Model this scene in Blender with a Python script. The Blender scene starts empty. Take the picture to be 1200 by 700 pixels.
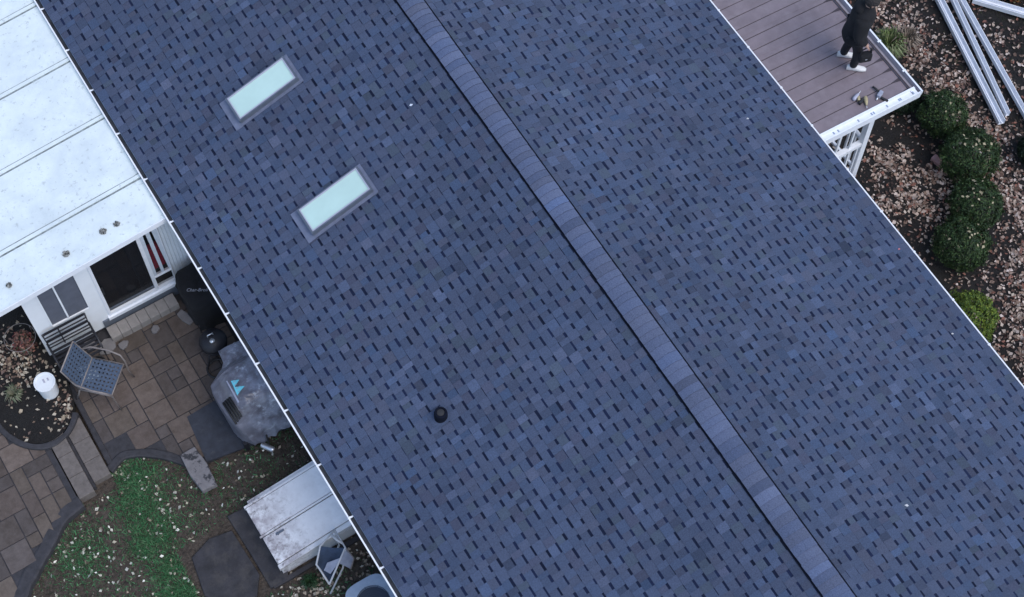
import bpy, bmesh, math, random
from mathutils import Vector, Matrix, noise

SC = bpy.context.scene
COL = SC.collection
R = math.radians
rnd = random.Random(7)

# ---------------------------------------------------------------- camera
cam_d = bpy.data.cameras.new('camera')
cam = bpy.data.objects.new('camera', cam_d)
COL.objects.link(cam)
cam.location = (-6.3405, -7.5643, 24.0)
cam.rotation_euler = (R(26.0327), 0, R(-31.7518))
cam_d.sensor_width = 36.0
cam_d.lens = 62.28
cam_d.clip_end = 500
SC.camera = cam

# ---------------------------------------------------------------- sky and sun (overcast, blue, late in the day)
SUN_EL, SUN_AZ = 58.0, 158.0
w = bpy.data.worlds.new('World')
SC.world = w
w.use_nodes = True
nt = w.node_tree
sky = nt.nodes.new('ShaderNodeTexSky')
sky.sky_type = 'NISHITA'
sky.sun_disc = False
sky.sun_elevation = R(SUN_EL)
sky.sun_rotation = R(SUN_AZ)
sky.dust_density = 1.0
sky.air_density = 1.0
bg = nt.nodes['Background']
bg.inputs['Strength'].default_value = 0.15
nt.links.new(sky.outputs[0], bg.inputs['Color'])
sun_d = bpy.data.lights.new('sun', 'SUN')
sun_d.energy = 1.2
sun_d.angle = R(40)
sun_d.color = (1.0, 0.97, 0.94)
sun = bpy.data.objects.new('sun', sun_d)
COL.objects.link(sun)
sun.rotation_euler = (R(90 - SUN_EL), 0, R(180 - SUN_AZ))
SC.view_settings.view_transform = 'Standard'
SC.view_settings.look = 'None'
SC.view_settings.gamma = 1
SC.view_settings.use_curve_mapping = False
SC.view_settings.exposure = 0.72

# ---------------------------------------------------------------- materials
def mat(name, col, rough=0.7, metal=0.0, var=0.15, scale=6.0, detail=6.0, bump=0.0, bscale=60.0,
        attr=False, spots=None, grad=None, spec=0.5, alpha=1.0, coat=0.0, dist=0.01):
    """Principled with procedural tone variation; attr multiplies by the face colour attribute 'col'.
    spots = (colour, scale, low, high): patches of dirt, stain or painted sheen from a noise threshold."""
    m = bpy.data.materials.new(name)
    m.use_nodes = True
    t = m.node_tree
    p = t.nodes['Principled BSDF']
    tc = t.nodes.new('ShaderNodeTexCoord')
    n = t.nodes.new('ShaderNodeTexNoise')
    n.inputs['Scale'].default_value = scale
    n.inputs['Detail'].default_value = detail
    n.inputs['Roughness'].default_value = 0.65
    t.links.new(tc.outputs['Object'], n.inputs['Vector'])
    rp = t.nodes.new('ShaderNodeValToRGB')
    rp.color_ramp.elements[0].position = 0.3
    rp.color_ramp.elements[1].position = 0.7
    rp.color_ramp.elements[0].color = tuple(c * (1 - var) for c in col) + (1,)
    rp.color_ramp.elements[1].color = tuple(min(1, c * (1 + var)) for c in col) + (1,)
    t.links.new(n.outputs['Fac'], rp.inputs['Fac'])
    out = rp.outputs['Color']
    if spots:
        lst = spots if isinstance(spots, list) else [spots]
        for (sc_, s_, lo, hi) in lst:
            n2 = t.nodes.new('ShaderNodeTexNoise')
            n2.inputs['Scale'].default_value = s_
            n2.inputs['Detail'].default_value = 8
            n2.inputs['Roughness'].default_value = 0.7
            t.links.new(tc.outputs['Object'], n2.inputs['Vector'])
            mr = t.nodes.new('ShaderNodeMapRange')
            mr.inputs['From Min'].default_value = lo
            mr.inputs['From Max'].default_value = hi
            t.links.new(n2.outputs['Fac'], mr.inputs['Value'])
            fac_out = mr.outputs['Result']
            if grad:                            # dirt or painted sheen gathers towards one end of the part (object axis, from, to)
                sx = t.nodes.new('ShaderNodeSeparateXYZ'); t.links.new(tc.outputs['Object'], sx.inputs[0])
                mg = t.nodes.new('ShaderNodeMapRange')
                mg.inputs['From Min'].default_value = grad[1]; mg.inputs['From Max'].default_value = grad[2]
                mg.inputs['To Min'].default_value = 1.0; mg.inputs['To Max'].default_value = grad[3]
                t.links.new(sx.outputs[grad[0]], mg.inputs['Value'])
                mm = t.nodes.new('ShaderNodeMath'); mm.operation = 'MULTIPLY'
                t.links.new(fac_out, mm.inputs[0]); t.links.new(mg.outputs['Result'], mm.inputs[1])
                fac_out = mm.outputs[0]
            mx = t.nodes.new('ShaderNodeMix')
            mx.data_type = 'RGBA'
            mx.inputs['B'].default_value = tuple(sc_) + (1,)
            for s in mx.inputs:
                if s.name == 'B' and s.type == 'RGBA':
                    s.default_value = tuple(sc_) + (1,)
            t.links.new(fac_out, mx.inputs['Factor'])
            t.links.new(out, [s for s in mx.inputs if s.name == 'A' and s.type == 'RGBA'][0])
            out = [s for s in mx.outputs if s.type == 'RGBA'][0]
    if attr:
        a = t.nodes.new('ShaderNodeAttribute')
        a.attribute_name = 'col'
        mx = t.nodes.new('ShaderNodeMix')
        mx.data_type = 'RGBA'
        mx.blend_type = 'MULTIPLY'
        mx.inputs['Factor'].default_value = 1.0
        t.links.new(out, [s for s in mx.inputs if s.name == 'A' and s.type == 'RGBA'][0])
        t.links.new(a.outputs['Color'], [s for s in mx.inputs if s.name == 'B' and s.type == 'RGBA'][0])
        out = [s for s in mx.outputs if s.type == 'RGBA'][0]
    t.links.new(out, p.inputs['Base Color'])
    p.inputs['Roughness'].default_value = rough
    p.inputs['Metallic'].default_value = metal
    p.inputs['Specular IOR Level'].default_value = spec
    p.inputs['Alpha'].default_value = alpha
    p.inputs['Coat Weight'].default_value = coat
    if bump:
        nb = t.nodes.new('ShaderNodeTexNoise')
        nb.inputs['Scale'].default_value = bscale
        nb.inputs['Detail'].default_value = 5
        t.links.new(tc.outputs['Object'], nb.inputs['Vector'])
        b = t.nodes.new('ShaderNodeBump')
        b.inputs['Strength'].default_value = bump
        b.inputs['Distance'].default_value = dist
        t.links.new(nb.outputs['Fac'], b.inputs['Height'])
        t.links.new(b.outputs['Normal'], p.inputs['Normal'])
    return m

M = {}
M['shingle'] = mat('asphalt_shingle', (0.80, 0.80, 0.80), 0.92, var=0.32, scale=80, detail=4, bump=0.5, bscale=220,
                   attr=True, spec=0.2, dist=0.004)
M['white_metal'] = mat('white_metal', (0.74, 0.76, 0.80), 0.45, var=0.06, scale=9)
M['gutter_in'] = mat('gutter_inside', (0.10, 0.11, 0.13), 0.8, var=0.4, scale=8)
M['roof_white'] = mat('white_panel', (0.655, 0.715, 0.71), 0.6, var=0.06, scale=2.5, bump=0.05, bscale=10,
                      spots=[((0.50, 0.56, 0.575), 1.5, 0.42, 0.75), ((0.27, 0.30, 0.30), 15.0, 0.57, 0.76), ((0.08, 0.09, 0.085), 40.0, 0.66, 0.74)])
M['seam'] = mat('dirty_seam', (0.20, 0.23, 0.235), 0.8, var=0.6, scale=14)
M['siding'] = mat('white_siding', (0.74, 0.77, 0.80), 0.5, var=0.05, scale=3)
M['glass'] = mat('window_glass', (0.012, 0.014, 0.018), 0.05, var=0.2, scale=2, spec=0.7, alpha=0.62)
M['clear_glass'] = mat('clear_glass', (0.02, 0.024, 0.03), 0.05, var=0.2, scale=2, spec=0.7, alpha=0.22)
M['screen'] = mat('window_screen', (0.10, 0.11, 0.14), 0.6, var=0.15, scale=6)
M['skyglass'] = mat('skylight_glass', (0.46, 0.62, 0.565), 0.16, var=0.06, scale=1.6, spec=0.4)
M['sky_frame'] = mat('skylight_frame', (0.12, 0.14, 0.175), 0.45, metal=0.3, var=0.15, scale=12)
M['sky_flash'] = mat('skylight_flashing', (0.145, 0.165, 0.235), 0.5, metal=0.2, var=0.2, scale=9)
M['black'] = mat('black_plastic', (0.014, 0.014, 0.016), 0.6, var=0.3, scale=12)
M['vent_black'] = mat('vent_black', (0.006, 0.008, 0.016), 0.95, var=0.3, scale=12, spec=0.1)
M['black_cloth'] = mat('black_cloth', (0.006, 0.006, 0.008), 0.95, var=0.35, scale=14, bump=0.4, bscale=40)
M['black_metal'] = mat('black_metal', (0.012, 0.012, 0.017), 0.55, var=0.25, scale=12)
M['paver'] = mat('paver', (1.0, 1.0, 1.0), 0.9, var=0.28, scale=14, attr=True, bump=0.5, bscale=45,
                 spots=((0.52, 0.49, 0.45), 5.0, 0.46, 0.72))
M['pale_step'] = mat('pale_step', (0.24, 0.22, 0.205), 0.9, var=0.14, scale=12, bump=0.4, bscale=60)
M['step'] = mat('step_stone', (0.125, 0.108, 0.098), 0.9, var=0.25, scale=14, bump=0.4, bscale=60)
M['edging'] = mat('edging_stone', (0.032, 0.031, 0.036), 0.85, var=0.35, scale=10, bump=0.5, bscale=30)
M['slate'] = mat('dark_slate', (0.026, 0.025, 0.030), 0.8, var=0.45, scale=5, bump=0.4, bscale=30,
                 spots=((0.060, 0.054, 0.052), 4.0, 0.48, 0.75))
M['soil'] = mat('soil', (0.050, 0.038, 0.029), 0.95, var=0.7, scale=22, bump=0.9, bscale=35, dist=0.03,
                spots=((0.085, 0.070, 0.058), 7.0, 0.5, 0.72))
M['mulch'] = mat('mulch', (0.0085, 0.0070, 0.0065), 0.95, var=0.6, scale=30, bump=1.0, bscale=60, dist=0.03)
M['leaf'] = mat('leaf_litter', (1, 1, 1), 0.8, var=0.12, scale=30, attr=True, spec=0.3)
M['grass'] = mat('grass_blade', (1, 1, 1), 0.75, var=0.1, scale=8, attr=True, spec=0.2)
M['foliage'] = mat('foliage', (1, 1, 1), 0.6, var=0.1, scale=12, attr=True, spec=0.3)
M['bark'] = mat('bark', (0.06, 0.045, 0.035), 0.9, var=0.3, scale=20)
M['porch_board'] = mat('brown_panel', (0.172, 0.138, 0.152), 0.6, var=0.16, scale=4, bump=0.15, bscale=25,
                       spots=((0.215, 0.18, 0.195), 5.0, 0.52, 0.8))
M['groove'] = mat('board_groove', (0.045, 0.035, 0.042), 0.8, var=0.2, scale=9)
M['grill_cover'] = mat('grey_cover', (0.125, 0.122, 0.150), 0.32, var=0.35, scale=2.4, bump=0.10, bscale=12, dist=0.01,
                       spots=[((0.27, 0.29, 0.36), 2.6, 0.42, 0.62), ((0.50, 0.54, 0.62), 7.0, 0.54, 0.68)], grad=('X',0.12,-0.24,0.2))  # sheen of the cover painted as pale streaks, fading towards the front
M['cyan'] = mat('cyan_print', (0.16, 0.60, 0.70), 0.6, var=0.08, scale=9)
M['grey_print'] = mat('grey_print', (0.36, 0.36, 0.44), 0.6, var=0.08, scale=9)
M['white_print'] = mat('white_print', (0.30, 0.30, 0.33), 0.6, var=0.05, scale=9)
M['mat_rubber'] = mat('rubber_mat', (0.030, 0.034, 0.046), 0.8, var=0.3, scale=7, spots=((0.07, 0.07, 0.075), 8.0, 0.56, 0.8))
M['strap'] = mat('woven_strap', (0.062, 0.090, 0.140), 0.65, var=0.2, scale=25, bump=0.3, bscale=120)
M['bronze'] = mat('bronze_tube', (0.20, 0.175, 0.165), 0.45, metal=0.2, var=0.15, scale=18)
M['bucket'] = mat('white_bucket', (0.70, 0.73, 0.76), 0.45, var=0.05, scale=8)
M['ac_paint'] = mat('grey_blue_paint', (0.25, 0.31, 0.40), 0.5, var=0.12, scale=8)
M['grey_lav'] = mat('aged_gutter', (0.36, 0.34, 0.38), 0.6, var=0.12, scale=6)
M['ac_dark'] = mat('fan_dark', (0.030, 0.045, 0.075), 0.6, var=0.2, scale=8)
M['navy'] = mat('navy_cloth', (0.030, 0.048, 0.085), 0.85, var=0.35, scale=9, bump=0.4, bscale=40)
M['grey_cloth'] = mat('grey_cloth', (0.27, 0.29, 0.36), 0.85, var=0.2, scale=9, bump=0.4, bscale=40)
M['pale_tube'] = mat('pale_tube', (0.46, 0.46, 0.48), 0.45, var=0.15, scale=20)
M['silver'] = mat('silver', (0.72, 0.72, 0.74), 0.3, metal=0.7, var=0.1, scale=14)
M['stone_light'] = mat('weathered_stone', (0.16, 0.15, 0.15), 0.9, var=0.2, scale=8, bump=0.5, bscale=35)
M['stained'] = mat('stained_slab', (0.17, 0.16, 0.165), 0.9, var=0.2, scale=8, bump=0.5, bscale=35, spots=((0.035, 0.035, 0.04), 6.5, 0.52, 0.60))
M['brick'] = mat('pink_brick', (0.40, 0.235, 0.22), 0.9, var=0.15, scale=18, bump=0.4, bscale=60)
M['red_cloth'] = mat('red_cloth', (0.45, 0.03, 0.07), 0.9, var=0.3, scale=10)
M['curtain'] = mat('pale_curtain', (0.55, 0.60, 0.66), 0.8, var=0.1, scale=10)
M['room'] = mat('dim_room', (0.05, 0.045, 0.042), 0.9, var=0.4, scale=2.5)
M['skin'] = mat('skin', (0.42, 0.26, 0.20), 0.6, var=0.06, scale=20)
M['hair'] = mat('dark_hair', (0.022, 0.018, 0.017), 0.8, var=0.4, scale=40, bump=0.6, bscale=80)
M['trouser'] = mat('black_trouser', (0.012, 0.012, 0.015), 0.9, var=0.3, scale=16, bump=0.3, bscale=40)
M['shoe'] = mat('white_shoe', (0.62, 0.60, 0.58), 0.6, var=0.1, scale=20)
M['tan'] = mat('tan_tool', (0.36, 0.30, 0.17), 0.5, var=0.2, scale=18)
M['terra'] = mat('terracotta', (0.27, 0.12, 0.085), 0.85, var=0.2, scale=12)

# ---------------------------------------------------------------- mesh builder
class MB:
    def __init__(s):
        s.v = []; s.f = []; s.c = []; s.mi = []; s.cur = (1, 1, 1); s.m = 0
    def face(s, idx):
        s.f.append(tuple(idx)); s.c.append(s.cur); s.mi.append(s.m)
    def quad(s, a, b, c, d):
        n = len(s.v); s.v += [tuple(a), tuple(b), tuple(c), tuple(d)]; s.face((n, n+1, n+2, n+3))
    def poly(s, pts):
        n = len(s.v); s.v += [tuple(p) for p in pts]; s.face(range(n, n+len(pts)))
    def box(s, x0, x1, y0, y1, z0, z1, T=None):
        P = [(x0,y0,z0),(x1,y0,z0),(x1,y1,z0),(x0,y1,z0),(x0,y0,z1),(x1,y0,z1),(x1,y1,z1),(x0,y1,z1)]
        if T is not None: P = [tuple(T @ Vector(p)) for p in P]
        n = len(s.v); s.v += P
        for q in ((3,2,1,0),(4,5,6,7),(0,1,5,4),(1,2,6,5),(2,3,7,6),(3,0,4,7)):
            s.face([n+i for i in q])
    def prism(s, pts, z0, z1):
        """pts: list of (x,y), counter-clockwise"""
        a = sum(pts[i][0]*pts[(i+1)%len(pts)][1]-pts[(i+1)%len(pts)][0]*pts[i][1] for i in range(len(pts)))
        if a < 0: pts = pts[::-1]
        k = len(pts); n = len(s.v)
        s.v += [(x,y,z0) for x,y in pts] + [(x,y,z1) for x,y in pts]
        s.face([n+k-1-i for i in range(k)]); s.face([n+k+i for i in range(k)])
        for i in range(k):
            j = (i+1)%k; s.face((n+i,n+j,n+k+j,n+k+i))
    def sweep(s, prof, y0, y1):
        """open/closed profile of (x,z) swept along Y as a strip"""
        for (a, b) in zip(prof[:-1], prof[1:]):
            s.quad((a[0],y0,a[1]),(b[0],y0,b[1]),(b[0],y1,b[1]),(a[0],y1,a[1]))
    def tube(s, path, r, n=8, cap=True, r2=None):
        path = [Vector(p) for p in path]
        rings = []
        for i, p in enumerate(path):
            if i == 0: d = path[1]-p
            elif i == len(path)-1: d = p-path[-2]
            else: d = (path[i+1]-path[i-1])
            d.normalize()
            u = d.cross(Vector((0,0,1)))
            if u.length < 1e-3: u = d.cross(Vector((0,1,0)))
            u.normalize(); w_ = d.cross(u)
            rr = r if r2 is None else r + (r2-r)*i/(len(path)-1)
            b = len(s.v)
            for k in range(n):
                t = 2*math.pi*k/n
                s.v.append(tuple(p + u*(rr*math.cos(t)) + w_*(rr*math.sin(t))))
            rings.append(b)
        for a, b in zip(rings[:-1], rings[1:]):
            for k in range(n):
                j = (k+1)%n
                s.face((a+k,a+j,b+j,b+k))
        if cap:
            s.face([rings[0]+k for k in range(n)][::-1]); s.face([rings[-1]+k for k in range(n)])
    def lathe(s, prof, c=(0,0,0), n=24, T=None):
        rings = []
        for (r, z) in prof:
            b = len(s.v)
            for k in range(n):
                t = 2*math.pi*k/n
                p = Vector((r*math.cos(t), r*math.sin(t), z))
                if T is not None: p = T @ p
                s.v.append(tuple(p + Vector(c)))
            rings.append(b)
        for a, b in zip(rings[:-1], rings[1:]):
            for k in range(n):
                j = (k+1)%n
                s.face((a+k,a+j,b+j,b+k))
        if prof[0][0] > 1e-4: s.face([rings[0]+k for k in range(n)][::-1])
        if prof[-1][0] > 1e-4: s.face([rings[-1]+k for k in range(n)])
    def build(s, name, mats, parent=None, smooth=False, bevel=0.0, sub=0, loc=None):
        me = bpy.data.meshes.new(name)
        me.from_pydata(s.v, [], s.f)
        if not isinstance(mats, (list, tuple)): mats = [mats]
        for m in mats: me.materials.append(m)
        if len(mats) > 1: me.polygons.foreach_set('material_index', s.mi)
        if any(c != (1,1,1) for c in s.c):
            at = me.attributes.new('col', 'FLOAT_COLOR', 'FACE')
            flat = []
            for c in s.c: flat += [c[0], c[1], c[2], 1.0]
            at.data.foreach_set('color', flat)
        if smooth: me.polygons.foreach_set('use_smooth', [True]*len(me.polygons))
        me.update()
        o = bpy.data.objects.new(name, me)
        COL.objects.link(o)
        if loc is not None: o.location = loc
        if parent is not None:
            o.parent = parent
        if bevel:
            b = o.modifiers.new('bevel', 'BEVEL'); b.width = bevel; b.segments = 2; b.limit_method = 'ANGLE'
        if sub:
            b = o.modifiers.new('subd', 'SUBSURF'); b.levels = sub; b.render_levels = sub
        return o

def thing(name, label, cat, loc=(0,0,0), rz=0.0, group=None):
    o = bpy.data.objects.new(name, None)
    COL.objects.link(o); o.location = loc; o.rotation_euler = (0,0,rz)
    o.empty_display_size = 0.2
    o['label'] = label; o['category'] = cat
    if group: o['group'] = group
    return o
def tag(o, label, cat, group=None):
    o['label'] = label; o['category'] = cat
    if group: o['group'] = group
    return o
def kind(o, k):
    o['kind'] = k; return o
def dup(root, loc=None, rz=None, label=None):
    r = root.copy(); COL.objects.link(r)
    if loc is not None: r.location = loc
    if rz is not None: r.rotation_euler = (0,0,rz)
    if label: r['label'] = label
    for ch in list(root.children):
        c = ch.copy(); COL.objects.link(c); c.parent = r
        for g in list(ch.children):
            d = g.copy(); COL.objects.link(d); d.parent = c
    return r

def mul(c, k): return (c[0]*k, c[1]*k, c[2]*k)
def nz(x, y, z=0.0, s=1.0): return noise.noise(Vector((x*s, y*s, z)))

# ================================================================ SETTING
# ground sheet (soil and lawn) with gentle unevenness near the house
def ground_mesh():
    b = MB()
    b.box(-150,150,-150,150,-1.2,-0.13)
    return b
kind(ground_mesh().build('ground', M['soil']), 'structure')

LAWN_Z = -0.08
def in_poly(x, y, P):
    c = False; j = len(P)-1
    for i in range(len(P)):
        if (P[i][1] > y) != (P[j][1] > y) and x < (P[j][0]-P[i][0])*(y-P[i][1])/(P[j][1]-P[i][1])+P[i][0]: c = not c
        j = i
    return c

def grid_sheet(x0, x1, y0, y1, step, zf, keep=None):
    b = MB(); nx = int((x1-x0)/step)+1; ny = int((y1-y0)/step)+1
    for j in range(ny):
        for i in range(nx):
            x = x0+i*step; y = y0+j*step
            b.v.append((x, y, zf(x,y)))
    for j in range(ny-1):
        for i in range(nx-1):
            if keep and not keep(x0+(i+.5)*step, y0+(j+.5)*step): continue
            a = j*nx+i
            b.face((a,a+1,a+nx+1,a+nx))
    return b
lawn_z = lambda x,y: LAWN_Z + 0.025*nz(x,y,3.1,2.2) + 0.012*nz(x,y,1.1,9)
kind(grid_sheet(-10.6,-3.86,-4.5,3.6,0.06,lawn_z).build('lawn', M['soil'], smooth=True), 'structure')
yard_z = lambda x,y: -0.03 + 0.03*nz(x,y,5.3,1.6) + 0.02*nz(x,y,1.7,8)
kind(grid_sheet(3.86,13.5,-8.5,9.5,0.08,yard_z).build('garden_soil', M['mulch'], smooth=True), 'structure')

# patios of mixed-size pavers, laid in a modular pattern
def pavers(x0, x1, y0, y1, unit, keep, ztop, seed, name):
    rr = random.Random(seed)
    nx = int((x1-x0)/unit); ny = int((y1-y0)/unit)
    used = [[False]*nx for _ in range(ny)]
    b = MB()
    sizes = [(2,2),(2,2),(2,2),(2,1),(1,2),(2,1),(1,2),(1,1)]
    for j in range(ny):
        for i in range(nx):
            if used[j][i]: continue
            opts = sizes[:]; rr.shuffle(opts); opts.append((1,1))
            for (a, c) in opts:
                if i+a<=nx and j+c<=ny and all(not used[j+q][i+p] for p in range(a) for q in range(c)): break
            for p in range(a):
                for q in range(c): used[j+q][i+p] = True
            X0 = x0+i*unit; Y0 = y0+j*unit; X1 = X0+a*unit; Y1 = Y0+c*unit
            if not keep((X0+X1)/2,(Y0+Y1)/2): continue
            g = 0.007
            base = rr.choice([(0.104,0.080,0.069),(0.092,0.074,0.066),(0.122,0.094,0.079),(0.086,0.071,0.066),(0.110,0.086,0.070)])
            b.cur = mul(base, 1.1*rr.uniform(0.8,1.2))
            dz = rr.uniform(-0.004,0.004)
            b.box(X0+g, X1-g, Y0+g, Y1-g, ztop-0.06, ztop+dz)
    return b
lawn_edge = [(-6.55,3.12),(-6.30,3.22),(-6.08,3.14),(-5.89,3.02),(-5.70,2.84),(-5.52,2.62),(-5.30,2.46)]
def mid_keep(x,y):
    if x < -6.44: return False
    if y > 5.2: return False
    lim = 2.45
    for (a, b_) in zip(lawn_edge[:-1], lawn_edge[1:]):
        if a[0] <= x <= b_[0]:
            t = (x-a[0])/(b_[0]-a[0]); lim = a[1]+t*(b_[1]-a[1])
    return y > lim + 0.13
pv = pavers(-6.46, -3.86, 2.40, 5.20, 0.187, mid_keep, 0.0, 11, 'patio').build('patio', M['paver'], bevel=0.006)
kind(pv, 'structure')
joint = MB(); joint.prism([(-6.45,3.22),(-6.30,3.26),(-6.08,3.18),(-5.89,3.06),(-5.70,2.88),(-5.52,2.66),(-5.30,2.48),(-3.86,2.42),(-3.86,5.17),(-6.45,5.17)], -0.12, -0.014)
kind(joint.build('patio_bed', M['edging']), 'structure')

left_edge = [(-8.75,1.60),(-8.46,2.06),(-8.16,2.33),(-7.90,2.50),(-7.62,2.72),(-7.38,2.86),(-7.12,2.90)]
UP = 0.07
def up_keep(x,y):
    if x > -7.12: return False
    lim = -9
    for (a, b_) in zip(left_edge[:-1], left_edge[1:]):
        if a[0] <= x <= b_[0]:
            t = (x-a[0])/(b_[0]-a[0]); lim = a[1]+t*(b_[1]-a[1])
    if y < lim + 0.07: return False
    if ((x+7.02)/0.58)**2 + ((y-4.72)/0.82)**2 < 1.0: return False      # the planting bed
    return True
kind(pavers(-11.2, -7.10, 0.6, 6.0, 0.20, up_keep, UP, 5, 'x').build('upper_patio', M['paver'], bevel=0.006), 'structure')
jb = MB(); jb.prism([(-11.2,-0.2),(-9.6,0.6)]+[(x,y+0.05) for x,y in left_edge]+[(-7.12,6.0),(-11.2,6.0)], -0.12, UP-0.014)
kind(jb.build('upper_patio_bed', M['edging']), 'structure')

# raised planting bed beside the sunroom
def bed_outline(k=1.0):
    pts = []
    for i in range(0, 25):
        t = R(150 + i*(372-150)/24.0)
        pts.append((-7.02+0.58*k*math.cos(t), 4.72+0.82*k*math.sin(t)))
    return pts
bedP = [(-7.6,6.2)] + bed_outline(0.98) + [(-6.47,4.9),(-6.47,6.2)]
BED = 0.11
bb = MB(); bb.prism(bedP, -0.10, BED)
kind(bb.build('planting_bed', M['mulch']), 'structure')

def smooth_line(P, n=6):
    out=[]
    for i in range(len(P)-1):
        p0=P[max(0,i-1)]; p1=P[i]; p2=P[i+1]; p3=P[min(len(P)-1,i+2)]
        for k in range(n):
            t=k/n
            out.append(tuple(0.5*((2*p1[a])+(p2[a]-p0[a])*t+(2*p0[a]-5*p1[a]+4*p2[a]-p3[a])*t*t+(3*p1[a]-p0[a]-3*p2[a]+p3[a])*t**3) for a in (0,1)))
    out.append(tuple(P[-1])); return out
def ribbon(pts, wdt, z0, z1, seg=0.16, seed=1):
    """low edging band along a curve, slightly uneven"""
    b = MB(); P = [Vector(p) for p in smooth_line(pts)]; n = len(P); rows=[]
    for i, p in enumerate(P):
        d = (P[min(n-1,i+1)]-P[max(0,i-1)]).normalized(); nn = Vector((-d.y,d.x))
        w_ = wdt*(1+0.22*nz(p.x,p.y,seed,5)); z = z1+0.008*nz(p.x,p.y,seed,7)
        a = p-nn*w_/2; c = p+nn*w_/2; r_=len(b.v)
        b.v += [(a.x,a.y,z0),(a.x,a.y,z-0.012),(a.x*0.85+c.x*0.15,a.y*0.85+c.y*0.15,z),(a.x*0.15+c.x*0.85,a.y*0.15+c.y*0.85,z),(c.x,c.y,z-0.012),(c.x,c.y,z0)]
        rows.append(r_)
    for p,q in zip(rows[:-1],rows[1:]):
        for k in range(5): b.face((p+k,q+k,q+k+1,p+k+1))
    b.face([rows[0]+k for k in range(6)]); b.face([rows[-1]+k for k in range(6)][::-1])
    return b
tag(ribbon(lawn_edge, 0.12, -0.14, 0.012, seg=0.5, seed=3).build('stone_edging', M['edging'], smooth=False),
    'dark curved stone edging between the brown patio and the green lawn', 'edging')
tag(ribbon([(x+0.02,y-0.02) for x,y in left_edge], 0.20, -0.14, UP+0.0, seg=0.6, seed=4).build('stone_edging', M['edging'], smooth=False),
    'wide dark curved stone edging on the left side of the lawn', 'edging')
tag(ribbon([(-6.455,5.1),(-6.47,4.3),(-6.49,3.2)], 0.085, -0.1, 0.013, 0.2, 6).build('stone_edging', M['edging'], smooth=False),
    'straight dark stone edging running from the bench past the two steps', 'edging')
tag(ribbon(bed_outline(1.05)[:19], 0.08, -0.1, BED+0.02, 0.5, 8).build('stone_edging', M['edging'], smooth=False),
    'rounded dark edging around the planting bed with the white bucket', 'edging')

# ================================================================ HOUSE
HY0, HY1 = -7.0, 11.6
EX, EZ, RZ = 4.158, 2.614, 4.0
SL = Vector((EX, 0, EZ-RZ)).length
house = thing('house', 'long white house with a blue grey shingled gable roof and two skylights', 'house')
b = MB()
b.box(-3.82, 3.82, HY0+0.35, HY1-0.35, -0.3, 2.40)
for i in range(20):                                   # lap siding courses
    z = 0.35 + i*0.10
    b.box(-3.83, 3.83, HY0+0.34, HY1-0.34, z, z+0.085)
for ye in (HY0+0.345, HY1-0.345):                     # gable triangles
    b.poly([(-3.82,ye,2.40),(3.82,ye,2.40),(0,ye,3.70)])
b.build('wall', M['siding'], house)
b = MB(); b.box(-3.85,3.85,HY0+0.32,HY1-0.32,-0.3,0.30); b.build('foundation', M['slate'], house)

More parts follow.
